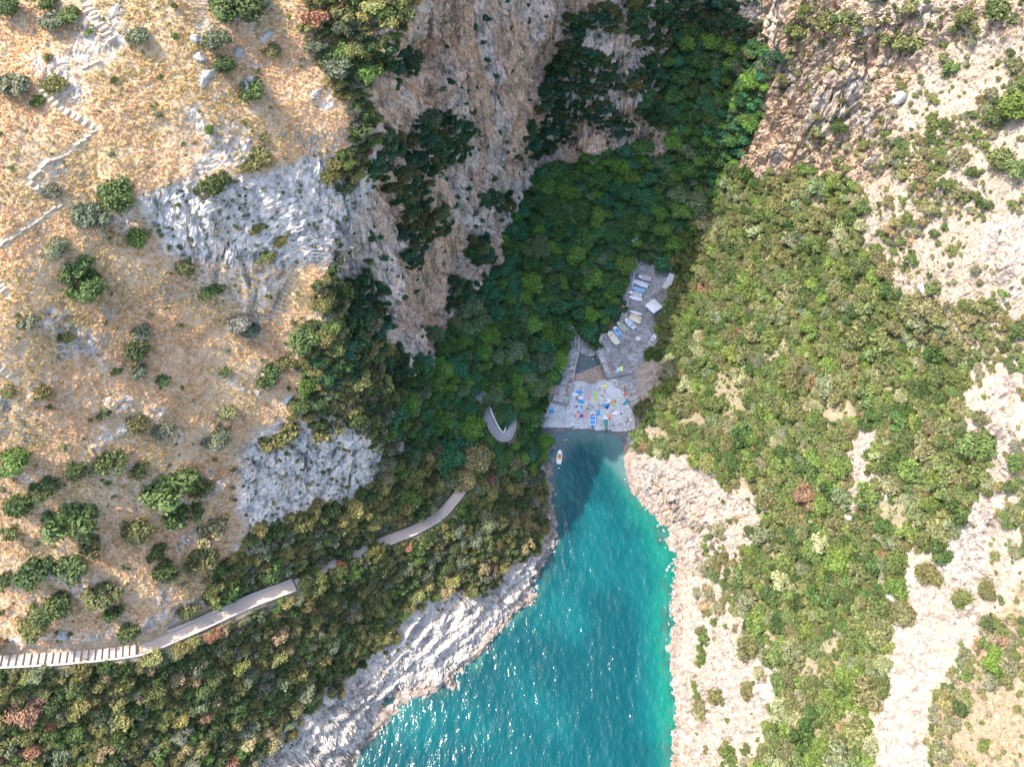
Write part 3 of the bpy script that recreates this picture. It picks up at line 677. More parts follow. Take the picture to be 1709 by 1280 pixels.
clear_line(LOWER_PATH[:9], 23); clear_line([(650,896)]+LOWER_PATH[11:], 19); clear_line(LOWER_PATH[8:12], 7); clear_line(HAIRPIN[2:7], 18); clear_line(HAIRPIN[:9], 8); clear_line(HAIRPIN[8:], 7); clear_line([(1062,440),(1050,480),(1044,492),(1044,520),(1030,545),(1006,556)], 13)
keep_small = np.zeros(len(Q)); _k = keep_off; keep_off = keep_small; clear_line(LOWER_PATH, 11); clear_line(HAIRPIN, 11); keep_off = _k
free = (1-keep_off)*(1-np.minimum(1, 3*mk['flat']))*(Q[:, 2] > 1.5)
w_for = mk['forest']*free*(1-sstep(.3, .6, mk['wall']))
w_right = mk['scrub_right']*(1-mk['bare_strip'])*(1-mk['shore_right'])*free*sstep(.30, .46, fbm(P/8, 3, 301)*.5+.5)
w_left = mk['scrub_left']*(1-mk['shore_left'])*free
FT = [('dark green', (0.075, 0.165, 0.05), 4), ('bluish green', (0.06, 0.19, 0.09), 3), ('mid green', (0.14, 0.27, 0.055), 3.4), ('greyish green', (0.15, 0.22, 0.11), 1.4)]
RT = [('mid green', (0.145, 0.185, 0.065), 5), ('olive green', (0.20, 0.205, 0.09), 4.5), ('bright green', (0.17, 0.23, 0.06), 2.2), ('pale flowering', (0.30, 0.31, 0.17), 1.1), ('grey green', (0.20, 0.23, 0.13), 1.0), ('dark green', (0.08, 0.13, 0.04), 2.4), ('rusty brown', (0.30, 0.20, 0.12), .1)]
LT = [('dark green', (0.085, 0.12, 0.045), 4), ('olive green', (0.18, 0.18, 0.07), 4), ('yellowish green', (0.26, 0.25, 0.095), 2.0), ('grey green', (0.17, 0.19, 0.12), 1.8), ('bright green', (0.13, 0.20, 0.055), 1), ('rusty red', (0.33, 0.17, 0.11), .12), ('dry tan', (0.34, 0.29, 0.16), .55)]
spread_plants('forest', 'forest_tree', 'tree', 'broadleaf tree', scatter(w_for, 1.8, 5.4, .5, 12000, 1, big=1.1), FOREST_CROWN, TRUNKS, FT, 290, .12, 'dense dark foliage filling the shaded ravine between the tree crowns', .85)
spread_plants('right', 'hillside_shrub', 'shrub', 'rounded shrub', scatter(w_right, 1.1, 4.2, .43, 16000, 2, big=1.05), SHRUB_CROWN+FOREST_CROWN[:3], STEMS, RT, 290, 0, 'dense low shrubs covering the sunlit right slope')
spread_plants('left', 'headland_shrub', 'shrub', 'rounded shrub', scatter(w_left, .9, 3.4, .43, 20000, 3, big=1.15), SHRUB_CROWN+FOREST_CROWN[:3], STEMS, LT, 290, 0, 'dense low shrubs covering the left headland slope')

# ------------------------------------------------------------------ more plants: rim, ledges, open slopes
def circles(L): return [[(x+r*math.cos(t)*1.0, y+r*math.sin(t)) for t in np.linspace(0, 6.28, 14, endpoint=False)] for x, y, r in L]
MASK['ledge'] = poly_mask(circles([(740,235,42),(700,285,30),(690,335,32),(700,385,34),(660,250,22),(635,100,26),(680,110,22),(640,300,18),(610,545,34),(600,600,30),(650,620,34),(655,690,40),(620,500,24),(830,335,16),(800,425,18),(770,490,18),(890,240,18),(950,120,40),(990,180,30),(920,170,24),(1000,130,26),(1085,20,34),(1110,90,36),(1010,30,26),(1040,210,20),(1150,110,50),(1180,40,50),(1200,170,50),(960,60,24),(1100,190,26),(1275,110,22),(1240,150,20),(690,430,16),(600,480,16),(560,620,30),(1120,20,40),(1230,60,26),(1170,200,50),(1140,160,40),(1220,120,34),(1060,140,18),(1070,60,26),(940,210,26),(905,250,20),(1210,230,34),(1160,70,40)]), 2.0)
MASK['open_right'] = poly_mask([[(1330,E),(R,E),(R,B),(1540,1300),(1560,1150),(1640,1000),(1650,900),(1640,760),(1590,640),(1560,520),(1440,460),(1425,305),(1330,290),(1300,180)], [(1180,800),(1270,840),(1240,940),(1260,1000),(1310,1110),(1240,1300),(1150,1300),(1160,1000),(1160,880)]], 2.0)
ledge = mask_at('ledge', qpx+jx*.5, qpy+jy*.5); openr = mask_at('open_right', qpx, qpy)
LANDMARKS['ledge'] = [('on a ledge of the tall grey wall',(720,320)),('below the rim of the plateau',(640,130)),('on the shaded shoulder',(630,600)),('near the arched wall hollow',(930,160)),('on the spur behind the ravine',(1050,130)),('high at the head of the ravine',(1170,60)),('at the foot of the tall wall',(810,400))]
LANDMARKS['open'] = [('above the orange cliff',(1400,60)),('in the upper right corner',(1640,60)),('on the grey crags of the right slope',(1520,320)),('beside the pale scree at the right edge',(1640,560)),('on the grassy right shoulder',(1630,1180)),('on the pale rocks above the inlet',(1210,1050)),('right of the long white scree',(1640,860)),('in the lower right corner',(1680,1250))]
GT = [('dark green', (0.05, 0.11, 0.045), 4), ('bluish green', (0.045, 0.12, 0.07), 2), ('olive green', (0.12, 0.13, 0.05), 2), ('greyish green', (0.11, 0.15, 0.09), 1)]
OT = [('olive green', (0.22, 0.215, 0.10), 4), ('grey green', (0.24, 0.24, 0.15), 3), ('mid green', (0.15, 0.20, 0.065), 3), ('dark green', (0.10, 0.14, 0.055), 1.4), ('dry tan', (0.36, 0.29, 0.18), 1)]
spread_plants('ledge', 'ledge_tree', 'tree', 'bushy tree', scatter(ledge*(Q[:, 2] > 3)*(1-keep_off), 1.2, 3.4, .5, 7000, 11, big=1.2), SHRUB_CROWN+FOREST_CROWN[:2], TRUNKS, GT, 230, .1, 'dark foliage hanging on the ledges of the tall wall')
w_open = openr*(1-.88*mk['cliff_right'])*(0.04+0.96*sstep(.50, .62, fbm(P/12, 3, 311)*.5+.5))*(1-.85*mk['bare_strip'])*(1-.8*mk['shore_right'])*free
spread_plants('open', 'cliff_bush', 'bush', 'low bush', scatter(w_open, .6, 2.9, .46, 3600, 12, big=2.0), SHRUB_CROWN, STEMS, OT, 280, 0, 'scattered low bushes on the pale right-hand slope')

# single bushes on the grassy plateau: photo x, y, radius in photo pixels, tint, words that single it out
D, O_, Gy, Br, Pa_, Mi = (.085,.125,.045), (.17,.175,.07), (.17,.19,.125), (.13,.20,.05), (.30,.28,.15), (.12,.17,.06)
BUSHES = [
 (18,20,23,Mi,'mid green bush in the upper left corner'),(85,8,16,Mi,'small green bush at the top edge left of the stone stairs'),(95,40,20,Gy,'grey green bush left of the stone stairs, left of a pair'),(117,32,18,Mi,'green bush left of the stone stairs, right of a pair'),
 (405,22,36,D,'large dark bush at the top edge among grey boulders'),(440,14,18,Gy,'grey bush right of the large dark bush at the top edge'),(235,66,17,Gy,'dark grey green bush alone right of the stone stairs'),(368,70,22,Gy,'grey green bush between two white boulder groups'),(378,118,19,D,'dark bush hugging the right side of white boulders'),(425,157,21,Mi,'round green bush beside a small white boulder'),(455,85,14,O_,'olive bush below the upper grey boulders'),
 (22,150,26,Gy,'grey green bush at the left edge beside the trail steps'),(67,170,11,Br,'small bright green bush just below the trail steps'),(97,146,18,O_,'olive bush right of the trail bend'),(350,216,9,Br,'tiny green bush alone on the upper grass'),(440,268,22,O_,'spreading olive bush on the lip of the rock band'),(406,283,9,O_,'tiny olive bush on the lip of the rock band'),
 (366,306,24,D,'dark bush with rusty patches above the rock band'),(208,334,33,Mi,'largest round green bush left of the rock band'),(162,362,26,Gy,'grey green bush beside the largest round bush'),(237,400,19,Br,'bright green bush at the left foot of the rock band'),(95,322,15,Gy,'grey bush on the trail at the left'),(105,424,22,Gy,'grey green bush above the large pair at the left'),(140,452,24,Mi,'green bush, upper of the large pair at the left'),(154,478,27,Mi,'green bush, lower of the large pair at the left'),
 (360,482,16,Mi,'round green bush below the rock band'),(315,452,18,O_,'olive bush right under the rock band'),(445,436,14,O_,'olive bush in the gap under the rock band'),(430,382,12,O_,'small olive bush in a cleft of the rock band'),(470,405,12,O_,'second small olive bush in the cleft of the rock band'),
 (45,541,16,Gy,'grey bush near the left edge on dry grass'),(112,560,13,O_,'small olive bush on dry grass at the left'),(240,556,17,Gy,'grey bush, upper of three in the middle of the grass'),(238,590,22,D,'dark bush, middle of three in the middle of the grass'),(232,620,14,Gy,'grey bush, lowest of three in the middle of the grass'),(398,537,19,(.26,.25,.22),'silvery half bare bush on the right of the grass'),(420,550,14,Gy,'grey green bush beside the silvery bush'),
 (515,574,28,Mi,'large green bush near the shaded rim'),(480,605,16,O_,'olive bush below the large green rim bush'),(450,632,20,D,'dark bush above the grey outcrop'),(380,690,16,Pa_,'pale flowering bush on dry grass'),(377,622,10,Mi,'small green bush on dry grass above the pale one'),(280,718,19,Gy,'blue grey bush in the lower grass'),(365,728,21,Gy,'grey green bush left of the grey outcrop'),(275,632,12,Mi,'small green bush on the middle grass'),(180,692,12,D,'small dark bush on the lower grass'),(70,655,15,O_,'olive bush near the left edge below the steps'),(15,652,11,O_,'small olive bush at the left edge below the steps'),(235,712,20,O_,'spiky olive bush on the lower grass'),
 (25,765,27,Br,'bright green leafy bush at the left edge above the brick steps'),(190,776,24,Mi,'round green bush above the lower rocks'),(132,790,19,D,'dark bush above the lower rocks'),(300,806,38,Mi,'large green bush, upper of the pair left of the outcrop'),(312,855,28,D,'dark bush, lower of the pair left of the outcrop'),(240,786,18,O_,'olive bush below the round green bush'),(75,815,22,D,'dark bush beside the brick steps'),(42,846,24,D,'dark bush below the brick steps'),(135,868,38,Mi,'large bush low on the left slope'),(160,905,20,O_,'olive bush below the large bush on the left slope'),(240,884,25,O_,'olive bush in the middle of the lower slope'),(266,920,16,D,'small dark bush on the lower slope'),(62,952,25,D,'dark bush on the lower left slope'),(130,948,25,Mi,'green bush on the lower left slope'),(10,965,14,D,'dark bush at the left edge of the lower slope'),(100,1018,30,D,'dark bush above the stepped footpath'),(60,1040,22,O_,'olive bush above the stepped footpath'),(180,985,24,O_,'olive bush above the middle of the footpath'),(190,1020,14,D,'small dark bush above the middle of the footpath'),(375,990,24,Br,'bright green bush against the footpath wall'),(225,1052,20,Mi,'bush beside the footpath wall'),(320,1014,20,O_,'olive bush just above the footpath'),(285,950,22,D,'dark bush among the lower rocks'),(340,820,18,O_,'olive bush left of the grey outcrop'),(345,930,26,O_,'olive bush below the grey outcrop'),(365,880,26,Pa_,'pale bush under the left end of the outcrop'),(20,890,15,O_,'olive bush at the left edge under the brick steps'),
 (576,488,15,(.17,.24,.06),'bright green bush standing in the shaded rim'),(600,705,16,Pa_,'pale bush on top of the grey outcrop'),(545,720,24,O_,'olive bush on top of the grey outcrop'),(465,730,30,O_,'olive bush at the left top of the grey outcrop'),(622,545,14,Pa_,'pale lit bush on the shaded shoulder'),
 (55,1188,26,(.36,.20,.14),'rusty pink dead shrub at the lower left'),(72,1155,17,(.34,.22,.16),'smaller rusty pink shrub beside the dead shrub'),(38,1158,14,(.33,.22,.16),'faded pink shrub beside the dead shrub'),(2,1078,18,(.36,.24,.17),'rusty shrub at the left edge above the footpath'),(345,1190,12,(.36,.20,.13),'small rusty shrub on the lower slope'),(340,1245,10,(.36,.2,.13),'tiny rusty shrub near the sea rocks'),
 (800,768,26,(.33,.30,.14),'tall pale green tree with red tips above the ramp path'),(772,800,18,(.31,.29,.13),'pale green tree left of the red-tipped tree'),(812,800,14,(.36,.19,.13),'rusty shrub under the red-tipped tree'),(850,775,15,(.28,.26,.13),'small pale tree right of the red-tipped tree'),(826,660,14,(.16,.24,.11),'grey green tree inside the hairpin'),(836,676,13,(.16,.22,.10),'second grey green tree inside the hairpin'),
 (1685,190,30,(.15,.23,.05),'large bright green bush at the right edge'),(1650,205,20,Mi,'green bush left of the large bright one at the right edge'),(1700,290,22,Mi,'green bush cut by the right edge'),(1655,275,24,O_,'olive bush on the upper right rocks'),(1380,50,24,O_,'olive bush on top of the orange cliff'),(1418,42,24,O_,'wide olive bush on top of the orange cliff'),(1330,60,20,O_,'olive bush at the left corner of the orange cliff'),(1500,80,26,O_,'dark olive bush at the top of the right slope'),(1660,30,26,Mi,'green bush near the upper right corner'),(1605,40,20,O_,'olive bush left of the upper right corner'),
 (1650,1100,22,(.13,.22,.04),'round bright green bush on the lower right shoulder'),(1615,745,32,Mi,'large dark green shrub left of the long scree'),(1585,590,20,O_,'round bush on pale rock at the right'),(1540,960,22,O_,'bush on the pale saddle at the lower right'),(1600,1000,20,O_,'second bush on the pale saddle at the lower right'),(1640,985,18,O_,'third bush on the pale saddle at the lower right'),(1195,1160,14,O_,'bush on the bare rocks at the foot of the right slope'),(1250,1075,20,O_,'bush at the edge of the bare shore rocks'),(1210,975,9,Mi,'small bush on the bare shore rocks'),(1243,972,10,D,'dark small bush on the bare shore rocks'),(1210,1250,14,O_,'bush on the shore rocks near the bottom edge'),(1246,1150,12,O_,'low bush in the bare rocks above the sea'),
]
for x, y, rp, tint, words in BUSHES:
    v = vert_at(x, y+rp*.25); rad = rp*qd[v]/FPX
    tree = 'tree' in words
    plant('pale_tree' if tree else 'plateau_bush', tuple(Q[v]-Nrm[v]*.1), rad*1.2, random.choice(BUSH_CROWN+SHRUB_CROWN[:3] if rp > 17 else SHRUB_CROWN), random.choice(STEMS), jit(tint, .1), words, 'tree' if tree else 'bush', None, 0, None, .95)

# ------------------------------------------------------------------ stuff: undergrowth, grass, loose stones
def cloud(name, weight, n, smin, smax, tints, meshes, label, cat, seed, tilt=.25, sink=.05, need_vis=True, flatz=1.0, tone=None):
    r = np.random.default_rng(seed); w = np.maximum(weight, 0)*cellA*((qpx > -140) & (qpx < 1850) & (qpy > -60) & (qpy < 1425))*(vis if need_vis else 1); w = w/w.sum()
    vs = r.choice(len(Q), n, p=w); s = r.uniform(0, 1, n)**1.6*(smax-smin)+smin
    p = Q[vs] + np.concatenate([r.uniform(-.3, .3, (n, 2)), np.zeros((n, 1))], 1); p[:, 2] -= s*sink
    rot = np.stack([r.normal(0, tilt, n), r.normal(0, tilt, n), r.uniform(0, 6.28, n)], 1)
    T = np.array([t[0] for t in tints]); pr = np.array([t[1] for t in tints], float); k = r.choice(len(T), n, p=pr/pr.sum())
    tint = T[k]*r.uniform(.8, 1.2, (n, 1))
    if tone is not None: tint = tint*tone[vs]
    sc = np.stack([s, s, s*flatz*r.uniform(.8, 1.2, n)], 1)
    return instancer(name, p, rot, sc, tint, r.integers(0, len(meshes), n), meshes, label, cat)
GR = [((.80,.57,.36), 5), ((.72,.48,.29), 4), ((.84,.66,.46), 4), ((.58,.41,.25), 1.6), ((.50,.46,.23), 1.5)]
gpatch = sstep(.30, .55, nb); q1 = sstep(.45, .62, fbm(P/17, 3, 351)*.5+.5); q2 = sstep(.52, .66, fbm(P/12, 3, 357)*.5+.5)
tone = lerp(lerp(np.zeros((len(P), 3))+np.array([1.05, .98, .88]), (1.10, 1.06, 1.0), q1), (.74, .82, .55), q2*.6)
cloud('dry_grass', mk['grass']*(1-.6*rock)*(1-pathw)*(1-trail_w)*(.35+gpatch)*(qpx < 1000), 70000, .28, .75, GR, TUFTS, 'golden dry grass covering the left plateau', 'grass', 21, .2, tone=tone)
cloud('pale_grass', (openr*.5+mk['grass']*(qpx > 1400)*1.4+.35*mk['scrub_right'])*(qpx > 1000)*(1-.7*mk['bare_strip'])*(1-.9*mk['shore_right'])*free, 17000, .3, .8, [((.52,.42,.28), 3), ((.46,.37,.22), 2), ((.36,.33,.16), 2)], TUFTS, 'pale dry grass scattered over the right slope', 'grass', 22, .2)
fs = (1-keep_small)*(1-np.minimum(1, 3*mk['flat']))*(Q[:, 2] > 1.5)
UG = [((.13,.17,.055), 3), ((.18,.20,.075), 3), ((.16,.23,.06), 2), ((.30,.29,.16), .8), ((.22,.24,.13), 1.2)]
cloud('undergrowth', (.9*mk['scrub_right']*(1-.8*mk['bare_strip'])+1.0*mk['scrub_left']*(1-.7*mk['shore_left'])+.22*openr*(1-.85*mk['bare_strip'])*(1-.8*mk['shore_right'])+.08*mk['grass'])*fs, 9000, .35, 1.0, UG, SMALL_CROWN, 'low undergrowth between the shrubs', 'undergrowth', 23, .15, .2)
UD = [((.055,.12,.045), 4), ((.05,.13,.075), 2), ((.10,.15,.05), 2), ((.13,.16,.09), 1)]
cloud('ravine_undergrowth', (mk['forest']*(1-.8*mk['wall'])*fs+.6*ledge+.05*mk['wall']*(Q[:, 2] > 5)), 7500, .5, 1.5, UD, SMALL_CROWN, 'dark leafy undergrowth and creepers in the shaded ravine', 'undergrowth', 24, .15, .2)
cloud('rock_plants', (mk['rockface']+.5*mk['shore_left']*sstep(4, 12, Q[:, 2])+.8*mk['cliff_right'])*free, 1300, .25, .8, [((.17,.19,.08), 2), ((.24,.23,.12), 2), ((.12,.16,.06), 1)], SMALL_CROWN, 'small plants growing in cracks of the rocks', 'plants', 25, .15, .2)
cloud('loose_stones', (mk['grass']*(.2+2.5*sstep(.60, .72, nb))*(qpx < 1000)+.7*mk['rockface']+.5*openr+.6*mk['bare_strip']+.5*mk['shore_right']+.4*mk['shore_left'])*(1-pathw)*(Q[:, 2] > 1), 7000, .12, .62, [((1,1,1), 1)], STONES, 'loose pale stones lying on the slopes', 'stones', 26, .5, .2)

cloud('shore_rocks', sstep(2.2, .3, np.abs(Q[:, 2]-.3))*np.maximum(mk['shore_left'], mk['shore_right'])*(1-mk['flat']), 900, .35, 1.5, [((1,1,1), 1)], STONES+BOULDERS[:3], 'broken rocks along the waterline of the inlet', 'rocks', 27, .5, .3)
# boulders on the plateau and slopes
BLD = [(330,90,17,'white boulder left of the grey green bush'),(345,118,20,'largest white boulder of the upper plateau'),(340,135,14,'white boulder below the largest one'),(395,90,15,'grey boulder right of the dark bush'),(412,140,16,'white boulder above the round green bush'),(418,134,9,'small white boulder beside the round green bush'),(445,60,16,'grey boulder near the top edge'),(455,72,10,'smaller grey boulder near the top edge'),(325,62,13,'pale boulder at the top of the boulder group'),(190,8,14,'pale boulder on the top edge right of the stairs'),(205,20,10,'smaller pale boulder right of the stairs top'),(425,110,8,'small boulder on the grass below the upper group'),(527,150,12,'grey boulder near the plateau rim'),(520,160,8,'small grey boulder near the plateau rim'),(478,660,13,'white boulder above the grey outcrop'),(462,615,8,'small white boulder near the dark bush'),(415,650,8,'white stone on the lower right grass'),(430,655,7,'second white stone on the lower right grass'),(400,648,9,'pale slab on the lower right grass'),(100,105,9,'pale boulder between stairs and left bushes'),(58,55,7,'small boulder in the upper left grass'),(27,80,6,'small white stone in the upper left grass'),(105,1055,10,'white boulder beside the stepped footpath'),(250,142,7,'small grey stone in the middle of the upper grass'),(240,138,5,'tiny grey stone in the middle of the upper grass'),(462,222,8,'grey stone above the rock band'),(590,85,9,'pale boulder at the shaded rim'),(1545,480,17,'brown boulder high on the right scree'),(1500,1000,18,'white crag on the lower right saddle'),(1535,995,12,'smaller white crag on the lower right saddle'),(1490,1045,10,'white rock below the lower right saddle'),(1505,160,14,'pale crag on the upper right slope'),(1480,830,8,'pale rock in the bare gully'),(1420,865,9,'white rock at the bend of the bare gully'),(1350,742,10,'white rock among the right-hand shrubs'),(1060,392,14,'white rock pile beside the ravine hut'),(1068,398,9,'smaller white rock beside the ravine hut'),(1098,470,7,'grey boulder at the top of the boat yard'),(1085,462,6,'small grey boulder behind the topmost boat')]
for x, y, rp, words in BLD:
    v = vert_at(x, y); rad = 1.55*rp*qd[v]/FPX
    o = link(bpy.data.objects.new('boulder', random.choice(BOULDERS))); o.location = tuple(Q[v]-np.array([0, 0, .2*rad])); o.scale = (rad*1.1, rad*random.uniform(.7, 1.05), rad*random.uniform(.7, 1.0)); o.rotation_euler = (random.uniform(-.2, .2), random.uniform(-.2, .2), random.uniform(0, 6.28))
    tag(o, words, 'boulder')

# ------------------------------------------------------------------ footpaths
def bevel_box(name, mat, bev=.04):
    bm = bmesh.new(); bmesh.ops.create_cube(bm, size=1.0)
    if bev: bmesh.ops.bevel(bm, geom=bm.edges[:], offset=bev, segments=1, affect='EDGES')
    me = bpy.data.meshes.new(name); bm.to_mesh(me); bm.free(); me.materials.append(mat); return me
M_CONC = simple('path_concrete', (0.46, 0.37, 0.30), .9, .22, 2.5); M_WALL = simple('wall_masonry', (0.42, 0.38, 0.34), .9, .3, 1.5)
M_GREYSTEP = simple('grey_stone', (0.34, 0.335, 0.33), .9, .25, 2.0); M_PALESTEP = simple('pale_stone', (0.50, 0.40, 0.29), .9, .2, 2.0); M_WHITE_WALL = simple('whitewashed', (0.62, 0.62, 0.60), .85, .15, 1.0)
BX = {m.name: bevel_box('block', m) for m in (M_CONC, M_WALL, M_GREYSTEP, M_PALESTEP, M_WHITE_WALL)}
def block(name, mat, c, size, rz, parent):
    o = link(bpy.data.objects.new(name, BX[mat.name]), parent); o.location = c; o.scale = size; o.rotation_euler = (0, 0, rz); return o
def ribbon(name, W, half, h0, h1, mat, parent, off=0.0):
    """a wall or pavement that follows the line W: cross-section from -half..half, from z+h0 to z+h1"""
    T = np.gradient(W[:, :2], axis=0); T /= np.linalg.norm(T, axis=1)[:, None]; S = np.stack([T[:, 1], -T[:, 0]], 1); V = []; F = []
    for p, s in zip(W, S):
        for (q, h) in ((off-half, h0), (off-half, h1), (off+half, h1), (off+half, h0)): V.append((p[0]+s[0]*q, p[1]+s[1]*q, p[2]+h))
    for k in range(len(W)-1):
        for a in range(3): F.append([4*k+a, 4*k+a+1, 4*k+a+5, 4*k+a+4])
    n = 4*(len(W)-1); F += [[0, 1, 2, 3], [n+3, n+2, n+1, n]]
    me = raw_mesh(name, V, F, [mat]); bm = bmesh.new(); bm.from_mesh(me); bmesh.ops.recalc_face_normals(bm, faces=bm.faces[:]); bm.to_mesh(me); bm.free()
    o = link(bpy.data.objects.new(name, me), parent)
    return o
def sub(W, a, b): n = len(W); return W[int(a*n):max(int(a*n)+2, int(b*n))]
def at_px(W, x, y):
    u, w, _ = project(W); return int(np.argmin((u-x)**2+(w-y)**2))
def steps_along(W, i0, i1, tread, half, mat, parent, thick=.5, gap=.04, rise=None):
    seg = W[i0:i1]; s = np.concatenate([[0], np.cumsum(np.linalg.norm(np.diff(seg[:, :2], axis=0), axis=1))]); n = int(s[-1]/tread)
    for k in range(n):
        q = [np.interp((k+t)*tread, s, seg[:, a]) for t in (0, 1) for a in range(3)]; a, b = np.array(q[:3]), np.array(q[3:]); c = (a+b)/2; d = b-a
        block('step', mat, (c[0], c[1], min(a[2], b[2])*.3+max(a[2], b[2])*.7-thick/2+.14+random.uniform(-.02, .02)), (tread-gap+.0*abs(d[2]), half*2, thick), math.atan2(d[1], d[0]), parent)
def root_of(W, name, label, cat):
    o = bpy.data.objects.new(name, None); COL.objects.link(o); return tag(o, label, cat)
W = LOWER_W
i_st = at_px(W, 245, 1082); i_mid = at_px(W, 495, 976); i_r2 = at_px(W, 636, 905); i_end = at_px(W, 783, 790)
t = root_of(W, 'stepped_footpath', 'long pale footpath with steps and parapet walls crossing the lower left slope', 'footpath')
steps_along(W, 0, i_st, 1.25, 1.15, M_CONC, t, .6)
ribbon('paving', W[i_st-1:i_mid], 1.15, -.4, .02, M_CONC, t)
ribbon('parapet', W[:i_mid], .2, -1.2, .55, M_WALL, t, 1.36)
ribbon('parapet', W[at_px(W, 285, 1062):i_mid], .2, -.5, .9, M_WALL, t, -1.36)
t = root_of(W, 'ramp_path', 'bare pale ramp path curving between shrubs on the headland', 'footpath')
ribbon('paving', W[i_mid:i_end], 1.25, -.4, .03, M_CONC, t)
ribbon('parapet', W[i_r2-20:i_end], .18, -1.0, .45, M_WALL, t, 1.42)
H = HAIR_W
t = root_of(H, 'hairpin_staircase', 'grey stone staircase turning in a hairpin on the shaded slope above the beach', 'staircase')
ia = at_px(H, 800, 655); ib = at_px(H, 858, 660)
ribbon('ramp', H, 1.25, -.6, -.08, M_GREYSTEP, t)
steps_along(H, ia, ib, .62, 1.18, M_GREYSTEP, t, .4, .05)
steps_along(H, ib, len(H)-6, 1.3, 1.18, M_GREYSTEP, t, .4, .05)
ribbon('parapet', H[:], .19, -1.2, .8, M_WHITE_WALL, t, -1.4)
ribbon('parapet', H[:ib], .15, -.5, .5, M_GREYSTEP, t, 1.38)

def trail(name, pts, wid, pitch, mat, label, cat='steps', thick=.35, ln=None, skew=0):
    G = [np.array(ground(*p)) for p in pts]; t = bpy.data.objects.new(name, None); COL.objects.link(t); tag(t, label, cat)
    L = np.array(G); s = np.concatenate([[0], np.cumsum(np.linalg.norm(np.diff(L[:, :2], axis=0), axis=1))]); n = max(2, int(s[-1]/pitch))
    for k in range(n):
        q = np.array([np.interp((k+.5)*pitch, s, L[:, a]) for a in range(2)]); q2 = np.array([np.interp((k+.6)*pitch, s, L[:, a]) for a in range(2)]); d = q2-q
        v = np.argmin((Q[:, 0]-q[0])**2+(Q[:, 1]-q[1])**2)
        block('step', mat, (q[0], q[1], Q[v, 2]+.30-thick/2), ((ln or pitch*.62)*random.uniform(.8, 1.1), wid*random.uniform(.8, 1.12), thick), math.atan2(d[1], d[0])+random.uniform(-.12, .12)+skew, t)
    return t
trail('stone_stairs', [(137,-5),(150,18),(166,42),(181,60),(193,80)], 1.75, .95, M_PALESTEP, 'pale stone stairs climbing to the top edge of the plateau', 'stairs', .5, .5)
trail('trail_steps', [(66,150),(85,165),(110,186),(140,202),(160,218)], 1.2, 1.0, M_PALESTEP, 'flat stone trail steps descending past the left bushes', 'steps', .4, .72)
trail('slab_trail', [(160,218),(140,238),(112,255),(85,272),(60,290),(46,305)], .85, 1.2, M_PALESTEP, 'pale trodden trail of flat slabs zigzagging down the upper left grass', 'trail', .25, 1.25)
trail('slab_trail', [(46,305),(62,315),(80,324)], 1.0, 1.0, M_PALESTEP, 'short stepped bend of the trail at the left edge', 'trail', .3, .8)
trail('slab_trail', [(104,342),(80,358),(50,378),(20,398),(-8,416)], .8, 1.2, M_PALESTEP, 'pale slab trail running down to the left edge below the grey bush', 'trail', .25, 1.25)
trail('slab_trail', [(168,105),(150,112),(132,118)], .7, 1.2, M_PALESTEP, 'short row of pale slabs under the stone stairs', 'trail', .25, 1.15)
trail('trail_steps', [(-6,470),(4,482),(14,494)], 1.6, .8, M_PALESTEP, 'few stone steps at the left edge beside the large bush pair', 'steps', .4, .5)
trail('trail_steps', [(-8,608),(6,618),(18,628),(28,636)], 1.9, .8, M_PALESTEP, 'stone steps at the left edge in the middle of the grass', 'steps', .4, .5)
trail('brick_steps', [(-8,780),(10,783),(28,788),(44,796),(54,806)], 1.9, .75, M_CONC, 'curving brick-coloured steps at the left edge of the lower slope', 'steps', .4, .58)

# ------------------------------------------------------------------ beach, yard, quay
def shingle_mat(name, cols, scale):
    m, nt, b = new_mat(name); geo = nt.nodes.new('ShaderNodeNewGeometry'); p = geo.outputs['Position']
    vo = nt.nodes.new('ShaderNodeTexVoronoi'); vo.inputs['Scale'].default_value = scale; nt.links.new(p, vo.inputs['Vector'])
    a = ramp(nt, noise_tex(nt, .16, 4, .6, p), [(.35, cols[0]), (.5, cols[1]), (.65, cols[2])])
    sep = nt.nodes.new('ShaderNodeSeparateColor'); nt.links.new(vo.outputs['Color'], sep.inputs[0])
    k = math_node(nt, 'MULTIPLY_ADD', sep.outputs[0], .7); nt.nodes[-1].inputs[2].default_value = .65
    cc = nt.nodes.new('ShaderNodeCombineColor')
    for i in range(3): nt.links.new(k, cc.inputs[i])
    nt.links.new(mix_col(nt, 1.0, a, cc.outputs[0], 'MULTIPLY'), b.inputs['Base Color']); b.inputs['Roughness'].default_value = .9
    bp = nt.nodes.new('ShaderNodeBump'); bp.inputs['Distance'].default_value = .12; nt.links.new(vo.outputs['Distance'], bp.inputs['Height']); nt.links.new(bp.outputs[0], b.inputs['Normal']); return m
M_SHINGLE = shingle_mat('shingle', [(.38,.385,.385), (.50,.51,.52), (.58,.59,.60)], 4.0); M_BAR = shingle_mat('brown_gravel', [(.28,.22,.17), (.36,.28,.21), (.42,.34,.27)], 3.0)
M_WET = shingle_mat('wet_shingle', [(.10,.10,.10), (.13,.13,.13), (.17,.17,.17)], 4.0)
M_YARD = shingle_mat('yard_floor', [(.20,.20,.20), (.25,.25,.255), (.31,.315,.32)], 1.3); M_PROM = shingle_mat('promenade_floor', [(.28,.275,.27), (.34,.335,.33), (.40,.395,.39)], 1.0)
def inside(P2, x, y):
    ins = np.zeros(x.shape, bool)
    for (ax, ay), (bx, by) in zip(P2, P2[1:]+P2[:1]):
        if ay != by: ins ^= ((ay > y) != (by > y)) & (x < (bx-ax)*(y-ay)/(by-ay)+ax)
    return ins
